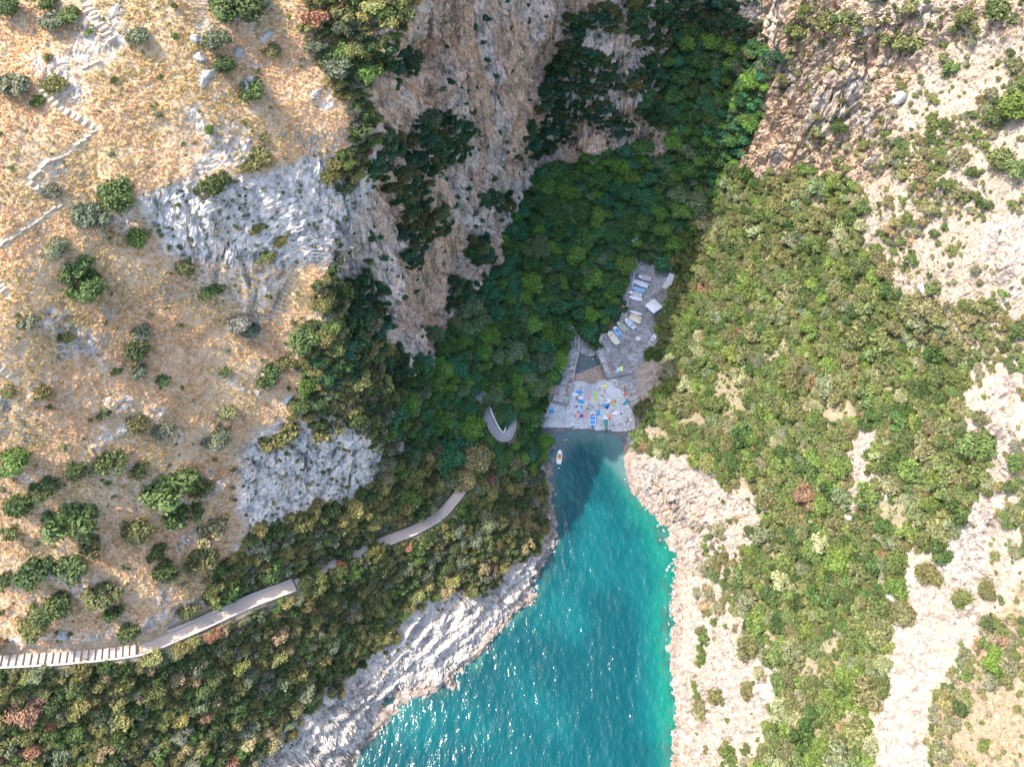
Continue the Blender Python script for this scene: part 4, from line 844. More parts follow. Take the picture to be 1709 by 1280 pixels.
def slab(name, pix, z, thick, mat, parent=None):
    """flat pavement with an outline surveyed from the photo"""
    W = [pz(x, y, z) for x, y in pix]; bm = bmesh.new(); f = bm.faces.new([bm.verts.new(w) for w in W])
    if f.normal.z < 0 or f.calc_area() == 0: f.normal_flip()
    bm.normal_update()
    r_ = bmesh.ops.extrude_face_region(bm, geom=[f]); bmesh.ops.translate(bm, vec=(0, 0, -thick), verts=[g for g in r_['geom'] if isinstance(g, bmesh.types.BMVert)])
    bmesh.ops.recalc_face_normals(bm, faces=bm.faces[:]); bmesh.ops.triangulate(bm, faces=bm.faces[:])
    me = bpy.data.meshes.new(name); bm.to_mesh(me); bm.free(); me.materials.append(mat); return link(bpy.data.objects.new(name, me), parent)
def sheet(name, pix, zfun, mat, res=.45):
    W = [pz(x, y, 1.5)[:2] for x, y in pix]; a = np.array(W); xs = np.arange(a[:, 0].min(), a[:, 0].max()+res, res); ys = np.arange(a[:, 1].min(), a[:, 1].max()+res, res)
    X_, Y_ = np.meshgrid(xs, ys); ins = inside([tuple(w) for w in W], X_, Y_); Z_ = zfun(X_.ravel(), Y_.ravel()); V = np.stack([X_.ravel(), Y_.ravel(), Z_], 1)
    idx = np.arange(V.shape[0]).reshape(X_.shape); F = []
    for j in range(X_.shape[0]-1):
        for i in range(X_.shape[1]-1):
            if ins[j, i] or ins[j+1, i] or ins[j, i+1] or ins[j+1, i+1]: F.append([idx[j, i], idx[j, i+1], idx[j+1, i+1], idx[j+1, i]])
    me = raw_mesh(name, V, F, [mat], None, True); o = link(bpy.data.objects.new(name, me)); o['kind'] = 'structure'; return o
def n2(x, y, s, seed): return fbm(np.stack([x/s, y/s, np.zeros_like(x)], 1), 3, seed)
beach = sheet('beach', [(900,694),(912,680),(930,668),(945,671),(958,634),(1020,632),(1036,650),(1056,690),(1059,712),(1058,717),(1030,716),(985,712),(940,710),(899,711)], lambda x, y: np.maximum(hf_at(HF, x, y), .0)+.16+.10*n2(x, y, 4, 401), M_SHINGLE)
wet = sheet('wet_beach', [(897,708),(940,707),(985,709),(1030,713),(1060,714),(1059,726),(1030,724),(985,721),(940,719),(898,721)], lambda x, y: hf_at(HF, x, y)+.11+.05*n2(x, y, 2, 403), M_WET)
bar = sheet('gravel_bar', [(960,629),(985,619),(1003,612),(1012,622),(1003,634),(990,642),(975,637),(958,637)], lambda x, y: np.full(x.shape, 2.42)+.25*n2(x, y, 3, 405), M_BAR)
yard = slab('boat_yard', [(1062,437),(1055,478),(1046,494),(1048,508),(1045,533),(1020,552),(1003,560),(999,583),(1019,630),(1062,622),(1070,606),(1094,580),(1104,545),(1120,500),(1140,452),(1098,442)], 4.6, 3.0, M_YARD); yard['kind'] = 'structure'
prom = slab('promenade', [(966,585),(964,556),(950,560),(944,575),(935,610),(926,652),(922,668),(944,673),(955,640)], 4.3, 3.4, M_PROM); prom['kind'] = 'structure'
ramp_ = slab('slipway', [(1018,631),(1060,623),(1064,630),(1037,648),(1026,644)], 3.1, 2.0, M_PROM); ramp_['kind'] = 'structure'
terr = slab('stone_terrace', [(1037,648),(1064,631),(1074,640),(1072,668),(1060,690),(1050,672)], 3.3, 2.5, M_PROM); terr['kind'] = 'structure'
M_POOL, nt, b = new_mat('pool_water'); b.inputs['Base Color'].default_value = (.035, .055, .06, 1); b.inputs['Roughness'].default_value = .15
geo = nt.nodes.new('ShaderNodeNewGeometry'); bp = nt.nodes.new('ShaderNodeBump'); bp.inputs['Strength'].default_value = .3; nt.links.new(noise_tex(nt, 1.2, 2, .5, geo.outputs['Position']), bp.inputs['Height']); nt.links.new(bp.outputs[0], b.inputs['Normal'])
cv = ramp(nt, noise_tex(nt, .5, 3, .6, geo.outputs['Position']), [(.4, (.045,.07,.075)), (.7, (.09,.12,.12))]); nt.links.new(cv, b.inputs['Base Color'])
pool = slab('pool', [(963,588),(972,590),(983,594),(996,588),(1006,612),(990,624),(958,634)], 2.32, .3, M_POOL); pool['kind'] = 'structure'
sill = slab('pool_ledge', [(964,582),(975,580),(995,582),(998,588),(990,594),(980,594),(970,590)], 2.75, .8, M_PROM); sill['kind'] = 'structure'

def wall_line(name, pix, z, half, h0, h1, mat, label, cat='wall'):
    W = np.array([pz(x, y, z) for x, y in pix]); o = ribbon(name, W, half, h0, h1, mat, None); tag(o, label, cat); return o
wall_line('quay_wall', [(1063,436),(1059,456),(1055.5,477)], 5.4, .3, -1.2, 0, M_WHITE_WALL, 'whitewashed low wall at the top of the boat yard')
wall_line('quay_wall', [(1055.3,478.5),(1047,492),(1047.5,508),(1045.5,524),(1044,533)], 5.4, .28, -1.2, 0, M_WALL, 'grey bent wall behind the stored boats')
wall_line('cross_wall', [(1064.5,435.5),(1070,438),(1078,436)], 5.0, .22, -1, 0, M_WHITE_WALL, 'short white wall at the head of the boat yard')
wall_line('promenade_kerb', [(966.5,586),(960,612),(955.5,640),(945,673)], 4.55, .22, -2.8, 0, M_WALL, 'stone retaining wall along the left promenade edge')
wall_line('pool_walk', [(999,584),(1008.5,607),(1018,630)], 4.9, .85, -3, 0, M_PROM, 'raised concrete walkway along the right side of the pool', 'walkway')
wall_line('yard_pier', [(1006,557),(1002,568),(999.5,580)], 5.3, .5, -2.5, 0, M_WALL, 'stone pier closing the corner of the boat yard')
wall_line('channel_wall', [(960.5,558),(960,585)], 4.9, .2, -2.6, 0, M_WALL, 'narrow wall beside the dark channel, left side')
wall_line('channel_wall', [(966.5,558),(966,584)], 4.9, .3, -2.6, 0, M_WALL, 'narrow wall beside the dark channel, right side')
wall_line('terrace_edge', [(1036.5,647),(1050,641),(1062,632)], 3.6, .18, -1.5, 0, M_WALL, 'low wall between slipway and stone terrace')
t = bpy.data.objects.new('yard_walkway', None); COL.objects.link(t); tag(t, 'stepped grey walkway behind the boat yard wall', 'walkway')
Wy = np.array([pz(x, y, 5.0) for x, y in [(1060,432),(1055,452),(1051,476),(1043,492),(1043,508),(1040,526),(1036,538)]]); Wy = np.array([np.interp(np.linspace(0, len(Wy)-1, 90), np.arange(len(Wy)), Wy[:, a]) for a in range(3)]).T
Wy[:, 2] = np.linspace(6.2, 4.7, 90); steps_along(Wy, 0, 90, 1.5, .75, M_GREYSTEP, t, 1.0, .06)

for n_, (x, y, s_) in enumerate([(979,600,.5),(983,598,.45),(990,599,.75),(996,597,.5),(981,604,.3),(986,603,.3),(971,607,.3),(975,611,.25),(991,613,.3),(971,619,.6),(968,600,.25),(998,602,.35),(995,592,.4),(977,596,.3)]):
    o = link(bpy.data.objects.new('pool_stone', random.choice(STONES))); o.location = pz(x, y, 2.4); o.scale = (s_, s_, s_*.6); o.rotation_euler = (0, 0, n_*1.3); tag(o, 'pale stone breaking the surface of the dark pool', 'stone', 'pale stones in the dark pool')
# roofs and the white canopy
M_TENT = simple('canvas', (.74, .74, .73), .8, .06, .8); M_ROOF = simple('sheet_roof', (.46, .47, .48), .6, .15, 1.2); M_POST = simple('painted_metal', (.5, .5, .5), .5, .1, 4)
def loft(name, V, F, mat, parent=None, smooth=False):
    me = raw_mesh(name, V, F, [mat], None, smooth); bm = bmesh.new(); bm.from_mesh(me); bmesh.ops.recalc_face_normals(bm, faces=bm.faces[:]); bm.to_mesh(me); bm.free(); return link(bpy.data.objects.new(name, me), parent)
c = Vector(pz(1091, 511, 7.2)); ang = math.radians(38)
t = empty('canopy_tent', (c.x, c.y, 4.6), ang); tag(t, 'square white canopy tent standing in the boat yard', 'tent')
hs = 2.2; V = []; F = []
for k, (q, z) in enumerate(((hs, 2.35), (hs, 2.62), (hs*.62, 2.95), (hs*.22, 3.5), (.06, 3.75))):
    for sx_k, sy_k in ((-1,-1),(1,-1),(1,1),(-1,1)): V += [(sx_k*q, sy_k*q, z)] + ([] if False else [])
for k in range(4):
    for m in range(4): F.append([4*k+m, 4*k+(m+1) % 4, 4*k+4+(m+1) % 4, 4*k+4+m])
F.append([16,17,18,19]); loft('canvas_roof', V, F, M_TENT, t)
for sx_k, sy_k in ((-1,-1),(1,-1),(1,1),(-1,1)):
    Vp, Fp = [], []; tube(Vp, Fp, [(sx_k*(hs-.08), sy_k*(hs-.08), 0), (sx_k*(hs-.08), sy_k*(hs-.08), 2.4)], [.05, .05]); loft('post', Vp, Fp, M_POST, t)
Vp, Fp = [], []; tube(Vp, Fp, [(0, 0, 3.7), (0, 0, 3.95)], [.16, .1], 8); loft('cap', Vp, Fp, M_POST, t)
def hut(name, px_, py_, z0, size, rz, wallh, roofmat, label, pitch=.5):
    c = Vector(pz(px_, py_, z0+wallh)); t = empty(name, (c.x, c.y, z0), rz); tag(t, label, 'hut'); a, b_ = size[0]/2, size[1]/2
    V = [(-a,-b_,-1),(a,-b_,-1),(a,b_,-1),(-a,b_,-1),(-a,-b_,wallh),(a,-b_,wallh),(a,b_,wallh),(-a,b_,wallh)]; loft('wall', V, [[0,1,5,4],[1,2,6,5],[2,3,7,6],[3,0,4,7],[0,1,2,3],[4,5,6,7]], M_WALL, t)
    e = .3; V = [(-a-e,-b_-e,wallh+.02),(a+e,-b_-e,wallh+.02+pitch),(a+e,b_+e,wallh+.02+pitch),(-a-e,b_+e,wallh+.02)]; V += [(x, y, z+.12) for x, y, z in V]
    loft('roof', V, [[0,1,5,4],[1,2,6,5],[2,3,7,6],[3,0,4,7],[0,1,2,3],[4,5,6,7]], roofmat, t)
    V = [(-.4,-b_-.03,0),(.4,-b_-.03,0),(.4,-b_-.03,1.9),(-.4,-b_-.03,1.9)]; V += [(x, y-.05, z) for x, y, z in V]; loft('door', V, [[0,1,5,4],[1,2,6,5],[2,3,7,6],[3,0,4,7],[0,1,2,3],[4,5,6,7]], M_POST, t)
hut('yard_shed', 1120, 472, 4.6, (3.6, 6.6), math.radians(-30), 2.7, M_ROOF, 'grey sheet-roofed shed at the upper right of the boat yard, half under trees')
hut('ravine_hut', 1048.5, 431, 6.0, (2.0, 3.4), math.radians(-28), 2.4, M_TENT, 'small white-roofed hut at the top of the yard walkway', .3)

# ------------------------------------------------------------------ boats
def gloss(name, col, rough=.35): return simple(name, col, rough, .06, 2.0)
PAINT = {k: gloss('boat_'+k, v) for k, v in {'white': (.74,.75,.75), 'cream': (.66,.61,.48), 'blue': (.25,.42,.62), 'pale_blue': (.50,.62,.72), 'bright_blue': (.03,.30,.68), 'tan': (.62,.46,.27), 'green': (.25,.45,.36), 'teal': (.03,.25,.25), 'grey': (.42,.43,.45), 'dark': (.03,.03,.035), 'wood': (.38,.25,.14), 'mauve': (.42,.36,.42), 'orange': (.85,.33,.05), 'navy': (.02,.04,.16)}.items()}
def hull_sections(Lh, bm_, dp, stern=.72, n=13):
    S = []
    for k in range(n):
        u = k/(n-1); w = bm_/2*(stern + (1-stern)*math.sin(min(1, u/.45)*math.pi/2)) if u < .45 else bm_/2*math.sqrt(max(0, 1-((u-.45)/.55)**2.3))
        w = max(w, .015); x = -Lh/2+Lh*u; sh = dp*(1+.28*u*u); S.append((x, w, sh))
    return S
def boat(bow, stern, z, label, hull='white', inner='white', seats=('wood', 3), rel_beam=.36, engine=True, cover=None, fore=True, bottom=None, towel=None, dy=0):
    A = Vector(pz(*bow, z)); Bv = Vector(pz(*stern, z)); d = A-Bv; Lh = d.length; bm_ = Lh*rel_beam; dp = .62*min(1.15, Lh/5)
    t = empty('boat', ((A+Bv)/2), math.atan2(d.y, d.x)); tag(t, label, 'boat'); S = hull_sections(Lh, bm_, dp); n = len(S)
    V = []; F = []; prof = ((0, 0), (.45, .06), (.8, .35), (.97, .8), (1.03, 1.0))
    for x, w, sh in S:
        for sgn in (-1, 1):
            for q, hgt in (prof if sgn == 1 else prof[::-1]): V.append((x, sgn*w*q, hgt*sh))
    m = 10
    for k in range(n-1):
        for a in range(m-1): F.append([m*k+a, m*k+a+1, m*k+m+a+1, m*k+m+a])
    F.append(list(range(m)))                                           # transom
    loft('hull', V, F, PAINT[hull], t, True)
    V = []; F = []                                                     # gunwale: a raised rim strip
    for x, w, sh in S:
        iw = max(w-.13, .005)
        for sgn in (-1, 1): V += [(x, sgn*w*1.05, sh), (x, sgn*w*1.05, sh+.06), (x, sgn*iw, sh+.06), (x, sgn*iw, sh-.1)]
    for k in range(n-1):
        for s_ in (0, 4):
            for a in range(3): F.append([8*k+s_+a, 8*k+s_+a+1, 8*k+8+s_+a+1, 8*k+8+s_+a])
    loft('gunwale', V, F, PAINT[bottom or hull], t)
    V = []; F = []                                                     # floor and inner sides
    for x, w, sh in S:
        iw = max(w-.13, .005); V += [(x, -iw, sh-.08), (x, -iw*.85, sh*.42), (x, iw*.85, sh*.42), (x, iw, sh-.08)]
    for k in range(n-1):
        for a in range(3): F.append([4*k+a, 4*k+a+1, 4*k+5+a, 4*k+4+a])
    loft('floor', V, F, PAINT[inner], t)
    def plate(name, i0, i1, hz, mat, inset=.1):
        V = []; F = []
        for x, w, sh in S[i0:i1]:
            iw = max(w-inset, .01); V += [(x, -iw, sh+hz), (x, 0, sh+hz+.06), (x, iw, sh+hz), (x, iw, sh+hz-.05), (x, -iw, sh+hz-.05)]
        for k in range(i1-i0-1):
            for a in range(5): F.append([5*k+a, 5*k+(a+1) % 5, 5*k+5+(a+1) % 5, 5*k+5+a])
        F += [[0,1,2,3,4], [5*(i1-i0-1)+a for a in range(5)]]
        return loft(name, V, F, mat, t)
    if cover: plate('cover', 0, n-1, .09, PAINT[cover], -.02)
    else:
        if fore: plate('foredeck', n-4, n, .03, PAINT[hull])
        for k in range(seats[1]):
            x, w, sh = S[2+k*3 if seats[1] > 1 else 4]; iw = w-.1; V = [(x-.14, -iw, sh*.72), (x+.14, -iw, sh*.72), (x+.14, iw, sh*.72), (x-.14, iw, sh*.72)]; V += [(a, b_, c_+.05) for a, b_, c_ in V]
            loft('thwart', V, [[0,1,5,4],[1,2,6,5],[2,3,7,6],[3,0,4,7],[0,1,2,3],[4,5,6,7]], PAINT[seats[0]], t)
    if towel:
        x, w, sh = S[6]; V = [(x-.7, -w*.6, sh*.8), (x+.9, -w*.6, sh*.8), (x+.9, w*.6, sh*.8), (x-.7, w*.6, sh*.8)]; V += [(a, b_, c_+.08) for a, b_, c_ in V]
        loft('sun_pad', V, [[0,1,5,4],[1,2,6,5],[2,3,7,6],[3,0,4,7],[0,1,2,3],[4,5,6,7]], PAINT[towel], t)
    if engine:
        x = -Lh/2; V = []; F = []; tube(V, F, [(x-.18, 0, -.05), (x-.18, 0, dp+.05)], [.08, .09], 6); e = loft('outboard_motor', V, F, PAINT['grey'], t)
        V = []; F = []; tube(V, F, [(x-.32, 0, dp+.05), (x-.2, 0, dp+.22), (x-.02, 0, dp+.34)], [.17, .2, .12], 8); loft('motor_hood', V, F, PAINT['dark'], e)
    return t
YZ = 4.62
boat((1065,463),(1087,468), YZ, 'white boat with mauve inside, topmost in the boat yard', 'white', 'mauve', ('mauve', 2), .36)
boat((1056,471),(1081,480), YZ, 'long white boat with small hatch, second from the top of the yard', 'white', 'pale_blue', ('white', 3), .36)
boat((1053,482),(1076,488), YZ, 'blue covered boat, third from the top of the yard', 'blue', 'blue', ('blue', 2), .34, True, 'blue')
boat((1049,489.5),(1072,495), YZ, 'white boat with open benches just below the blue one', 'white', 'grey', ('white', 3), .34)
boat((1049,497),(1071.6,502), YZ, 'plain white boat at the bottom of the upper group', 'white', 'white', ('pale_blue', 2), .33)
boat((1051,520.6),(1070,526.6), YZ, 'narrow white boat on top of the middle trio', 'white', 'white', ('white', 2), .27, False)
boat((1050,526),(1070.5,534), YZ, 'tan covered boat in the middle trio', 'tan', 'tan', ('wood', 2), .3, False, 'tan')
boat((1048,530.5),(1068.7,539.8), YZ, 'cream covered boat at the bottom of the middle trio', 'cream', 'cream', ('cream', 2), .33, False, 'cream')
boat((1042.7,533.7),(1059.6,550), YZ, 'white boat with pale blue foredeck and dark motor', 'white', 'pale_blue', ('dark', 1), .38)
boat((1029.3,539),(1045.4,554), YZ, 'cream rowing boat with green sides and wooden benches', 'cream', 'green', ('tan', 4), .37, False)
boat((1024.9,546.4),(1035.4,562.8), YZ, 'white boat with bright blue tarpaulin inside', 'white', 'bright_blue', ('white', 1), .38, False)
boat((1015.5,555.2),(1031.3,576.3), YZ, 'largest cream boat at the lower end of the yard', 'cream', 'cream', ('white', 3), .42, False)
boat((1094.6,557.6),(1087,571), YZ, 'white boat half hidden under the right-hand trees', 'white', 'white', ('dark', 2), .4, False)
boat((989,687),(988.4,714), 1.05, 'white and blue motorboat pulled up on the beach, left of two', 'white', 'bright_blue', ('white', 3), .34, True, None, True)
boat((1009.5,695.6),(1011.7,719), .8, 'white boat with teal inside pulled up on the beach, right of two', 'white', 'teal', ('wood', 2), .38)
boat((934.4,752),(932.3,776), -.12, 'white boat with orange sun pad floating in the cove', 'white', 'white', ('white', 2), .34, True, None, True, None, 'orange')
g = pz(932.5, 781, .05); V, F = ICO2; o = loft('mooring_buoy', V*np.array([.28,.28,.28]), F, PAINT['white'], None, True); o.location = g; tag(o, 'small white buoy floating behind the moored boat', 'buoy')
V = []; F = []; a = np.array(pz(932.5,779,.06)); b_ = np.array(pz(912,790,.06)); tube(V, F, [a, (a+b_)/2, b_], [.05,.05,.05], 5); tag(loft('mooring_line', V, F, PAINT['dark']), 'dark mooring line from the floating boat to the left rocks', 'rope')
# red kayak on the terrace, two upturned dinghies
def kayak(bow, stern, z, label, mats, name='kayak', beam=.75):
    A = Vector(pz(*bow, z)); Bv = Vector(pz(*stern, z)); d = A-Bv; Lh = d.length; t = empty(name, (A+Bv)/2, math.atan2(d.y, d.x)); tag(t, label, name.split('_')[-1])
    for nm, u0, u1, mt_ in (('stern_deck', 0, .3, mats[0]), ('cockpit', .3, .68, mats[1]), ('bow_deck', .68, 1, mats[0])):
        V = []; F = []; pts = []; rad = []
        for u in np.linspace(u0, u1, 6): pts.append((-Lh/2+Lh*u, 0, .2)); rad.append(max(.03, beam/2*math.sin(math.pi*min(max(u, .02), .98))**.6))
        tube(V, F, pts, rad, 8); V = [np.array([v[0], v[1], .2+(v[2]-.2)*.55]) for v in V]; F.append([m for m in range(8)][::-1]); loft(nm, V, F, mt_, t, True)
M_RED = gloss('kayak_red', (.75, .05, .02))
kayak((1039,653),(1046,666), 3.35, 'red and white kayak lying on the stone terrace', (PAINT['white'], M_RED))
kayak((1053.2,697),(1053.4,704), 1.5, 'white upturned dinghy at the right edge of the beach', (PAINT['white'], PAINT['white']), 'dinghy', 1.2)
kayak((1042.5,716),(1047,720), .6, 'white dinghy at the water edge on the right', (PAINT['white'], PAINT['cream']), 'dinghy', 1.1)
# trailer and round mark in the yard
c = Vector(pz(1110, 545, 5)); t = empty('boat_trailer', (c.x, c.y, 4.6), math.radians(30)); tag(t, 'dark blue boat trailer at the right side of the yard', 'trailer')
V = []; F = []; tube(V, F, [(-2.2, -.6, .5), (1.2, -.6, .5), (2.6, 0, .5), (1.2, .6, .5), (-2.2, .6, .5)], [.07]*5); loft('frame', V, F, PAINT['navy'], t)
for s_ in (-1, 1):
    V = []; F = []; tube(V, F, [(-.6, s_*.75-.1, .32), (-.6, s_*.75+.1, .32)], [.32, .32], 12); F.append(list(range(12))[::-1]); loft('wheel', V, F, PAINT['dark'], t)
V = [(-1.6,-.5,.56),(.9,-.5,.56),(.9,.5,.56),(-1.6,.5,.56)]; V += [(x, y, z+.5) for x, y, z in V]; loft('box', V, [[0,1,5,4],[1,2,6,5],[2,3,7,6],[3,0,4,7],[0,1,2,3],[4,5,6,7]], PAINT['blue'], t)
c = pz(1065, 565, 4.62); V = [(.85*math.cos(k*math.pi/12)*(1+.06*math.sin(k*2.7)), .85*math.sin(k*math.pi/12), z) for z in (0, .02) for k in range(24)]
o = loft('floor_disc', V, [list(range(24)), list(range(24, 48))]+[[k, (k+1) % 24, 24+(k+1) % 24, 24+k] for k in range(24)], M_WHITE_WALL); o.location = c; tag(o, 'pale round slab set in the yard floor', 'slab')

# ------------------------------------------------------------------ towels and people
TOW = {'blue': (.03,.33,.72), 'mint': (.15,.75,.45), 'white': (.78,.78,.78), 'pink': (.72,.32,.33), 'lime': (.38,.72,.12), 'yellow': (.78,.75,.22), 'sky': (.35,.60,.80), 'royal': (.02,.10,.55), 'coral': (.80,.30,.18), 'peach': (.72,.42,.30), 'navy': (.02,.03,.13), 'green': (.25,.60,.20), 'teal': (.02,.35,.40), 'red': (.70,.06,.05)}
M_TOW = {k: simple('towel_'+k, v, .95, .1, 3) for k, v in TOW.items()}
def z4(x, y): return 890+x/8.995, 600+y/8.995
def towel_mesh(k):
    V = []; F = []; r = np.random.default_rng(hash(k) % 1000 if False else len(k)*7); nx, ny = 9, 5
    for h in (0, -.03):
        for i in range(nx):
            for j in range(ny): V.append(((i/(nx-1)-.5)*1.85, (j/(ny-1)-.5)*.95+.03*math.sin(i*1.3), .06+.04*math.sin(i*1.9+j*1.1)+h))
    q = nx*ny
    for i in range(nx-1):
        for j in range(ny-1): a = i*ny+j; F.append([a, a+ny, a+ny+1, a+1]); F.append([q+a, q+a+1, q+a+ny+1, q+a+ny])
    return raw_mesh('towel', V, F, [M_TOW[k]], None, True)
TM = {k: towel_mesh(k) for k in TOW}
TOWELS = [(268,770,'blue',-.5,'blue towel alone on the left of the beach'),(378,485,'mint',1.2,'mint green towel at the foot of the promenade'),(632,525,'white',-.2,'white towel with red bag near the brown gravel'),(688,493,'blue',-.1,'blue towel nearest the brown gravel'),(712,578,'white',.2,'white towel in the upper middle of the beach'),(718,632,'blue',-.1,'blue towel below the white one in the upper middle'),(832,562,'pink',1.3,'pink towel in the middle of the beach'),(942,525,'lime',-.7,'lime green towel in the middle of the beach'),(928,605,'yellow',1.1,'yellow and white towel below the lime one'),(1068,398,'yellow',.3,'yellow patterned towel at the top of the beach'),(685,728,'sky',1.5,'pale blue towel left of the seated group'),(722,850,'royal',.2,'royal blue towel left of the beached boats'),(770,845,'coral',1.4,'coral towel beside the royal blue one'),(672,838,'peach',1.3,'peach towel left of the royal blue one'),(980,800,'blue',1.4,'bright blue towel between the two beached boats'),(1085,690,'blue',.2,'blue towel in the right middle of the beach'),(1112,700,'navy',1.2,'navy towel beside the blue one on the right'),(1222,660,'green',1.0,'green towel on the right of the beach'),(1115,628,'white',.8,'white towel on the upper right of the beach'),(1140,850,'coral',.9,'coral towel right of the teal boat'),(1215,805,'white',.3,'white towel above the coral one on the right'),(1272,155,'sky',1.3,'pale blue mat on the raised platform'),(1322,140,'yellow',1.3,'yellow mat on the raised platform'),(1380,655,'teal',.8,'teal towel by the stone terrace'),(130,930,'white',-.9,'white towel at the far left of the waterline'),(400,560,'mint',-.8,'pale green towel on the rocks left of the beach'),(1190,640,'coral',1.1,'red towel beside the green one on the right')]
tow_pos = []
for x, y, k, a, words in TOWELS:
    X_, Y_ = z4(x, y); p = Vector(pz(X_, Y_, 5.0)) if (x > 1240 and y < 200) else ground(X_, Y_)
    z_ = p.z+.12 if not (x > 1240 and y < 200) else 4.62; p = Vector(pz(X_, Y_, z_+.1))
    if not (x > 1240 and y < 200): p.z = float(max(hf_at(HF, p.x, p.y), 0))+.32
    o = link(bpy.data.objects.new('towel', TM[k])); o.location = p; o.rotation_euler = (0, 0, a); o.scale = (1.05, 1.05, 1)
    tag(o, words, 'towel'); tow_pos.append((x, y, words.split(' towel')[0].split(' mat')[0]))
def skin_body(name, J, Ed, root, mat, sub=1):
    me = bpy.data.meshes.new(name+'_skeleton'); me.from_pydata([j[:3] for j in J], Ed, []); o = bpy.data.objects.new(name+'_skeleton', me); COL.objects.link(o)
    md = o.modifiers.new('skin', 'SKIN'); 
    for k, v in enumerate(me.skin_vertices[0].data if me.skin_vertices else []): v.radius = (J[k][3], J[k][3])
    if not me.skin_vertices:
        bm = bmesh.new(); bm.from_mesh(me); bm.verts.layers.skin.verify(); bm.to_mesh(me); bm.free()
        for k, v in enumerate(me.skin_vertices[0].data): v.radius = (J[k][3], J[k][3])
    for k, v in enumerate(me.skin_vertices[0].data): v.use_root = (k == root)
    sb = o.modifiers.new('sub', 'SUBSURF'); sb.levels = sub; sb.render_levels = sub
    dg = bpy.context.evaluated_depsgraph_get(); out = bpy.data.meshes.new_from_object(o.evaluated_get(dg)); out.name = name
    out.materials.clear(); out.materials.append(mat); out.polygons.foreach_set('use_smooth', [True]*len(out.polygons))
    bpy.data.objects.remove(o); bpy.data.meshes.remove(me); return out
def tint_mat(name, rough):
    m, nt, b = new_mat(name); a = nt.nodes.new('ShaderNodeAttribute'); a.attribute_type = 'INSTANCER'; a.attribute_name = 'tint'
    tc = nt.nodes.new('ShaderNodeTexCoord'); f = noise_tex(nt, 6, 2, .5, tc.outputs['Object']); c = mix_col(nt, f, (.85,.85,.85), (1.1,1.1,1.1))
    nt.links.new(mix_col(nt, 1.0, a.outputs['Color'], c, 'MULTIPLY'), b.inputs['Base Color']); b.inputs['Roughness'].default_value = rough; return m
M_SKIN, M_CLOTH, M_HAIR = tint_mat('skin', .55), tint_mat('cloth', .85), tint_mat('hair', .7)
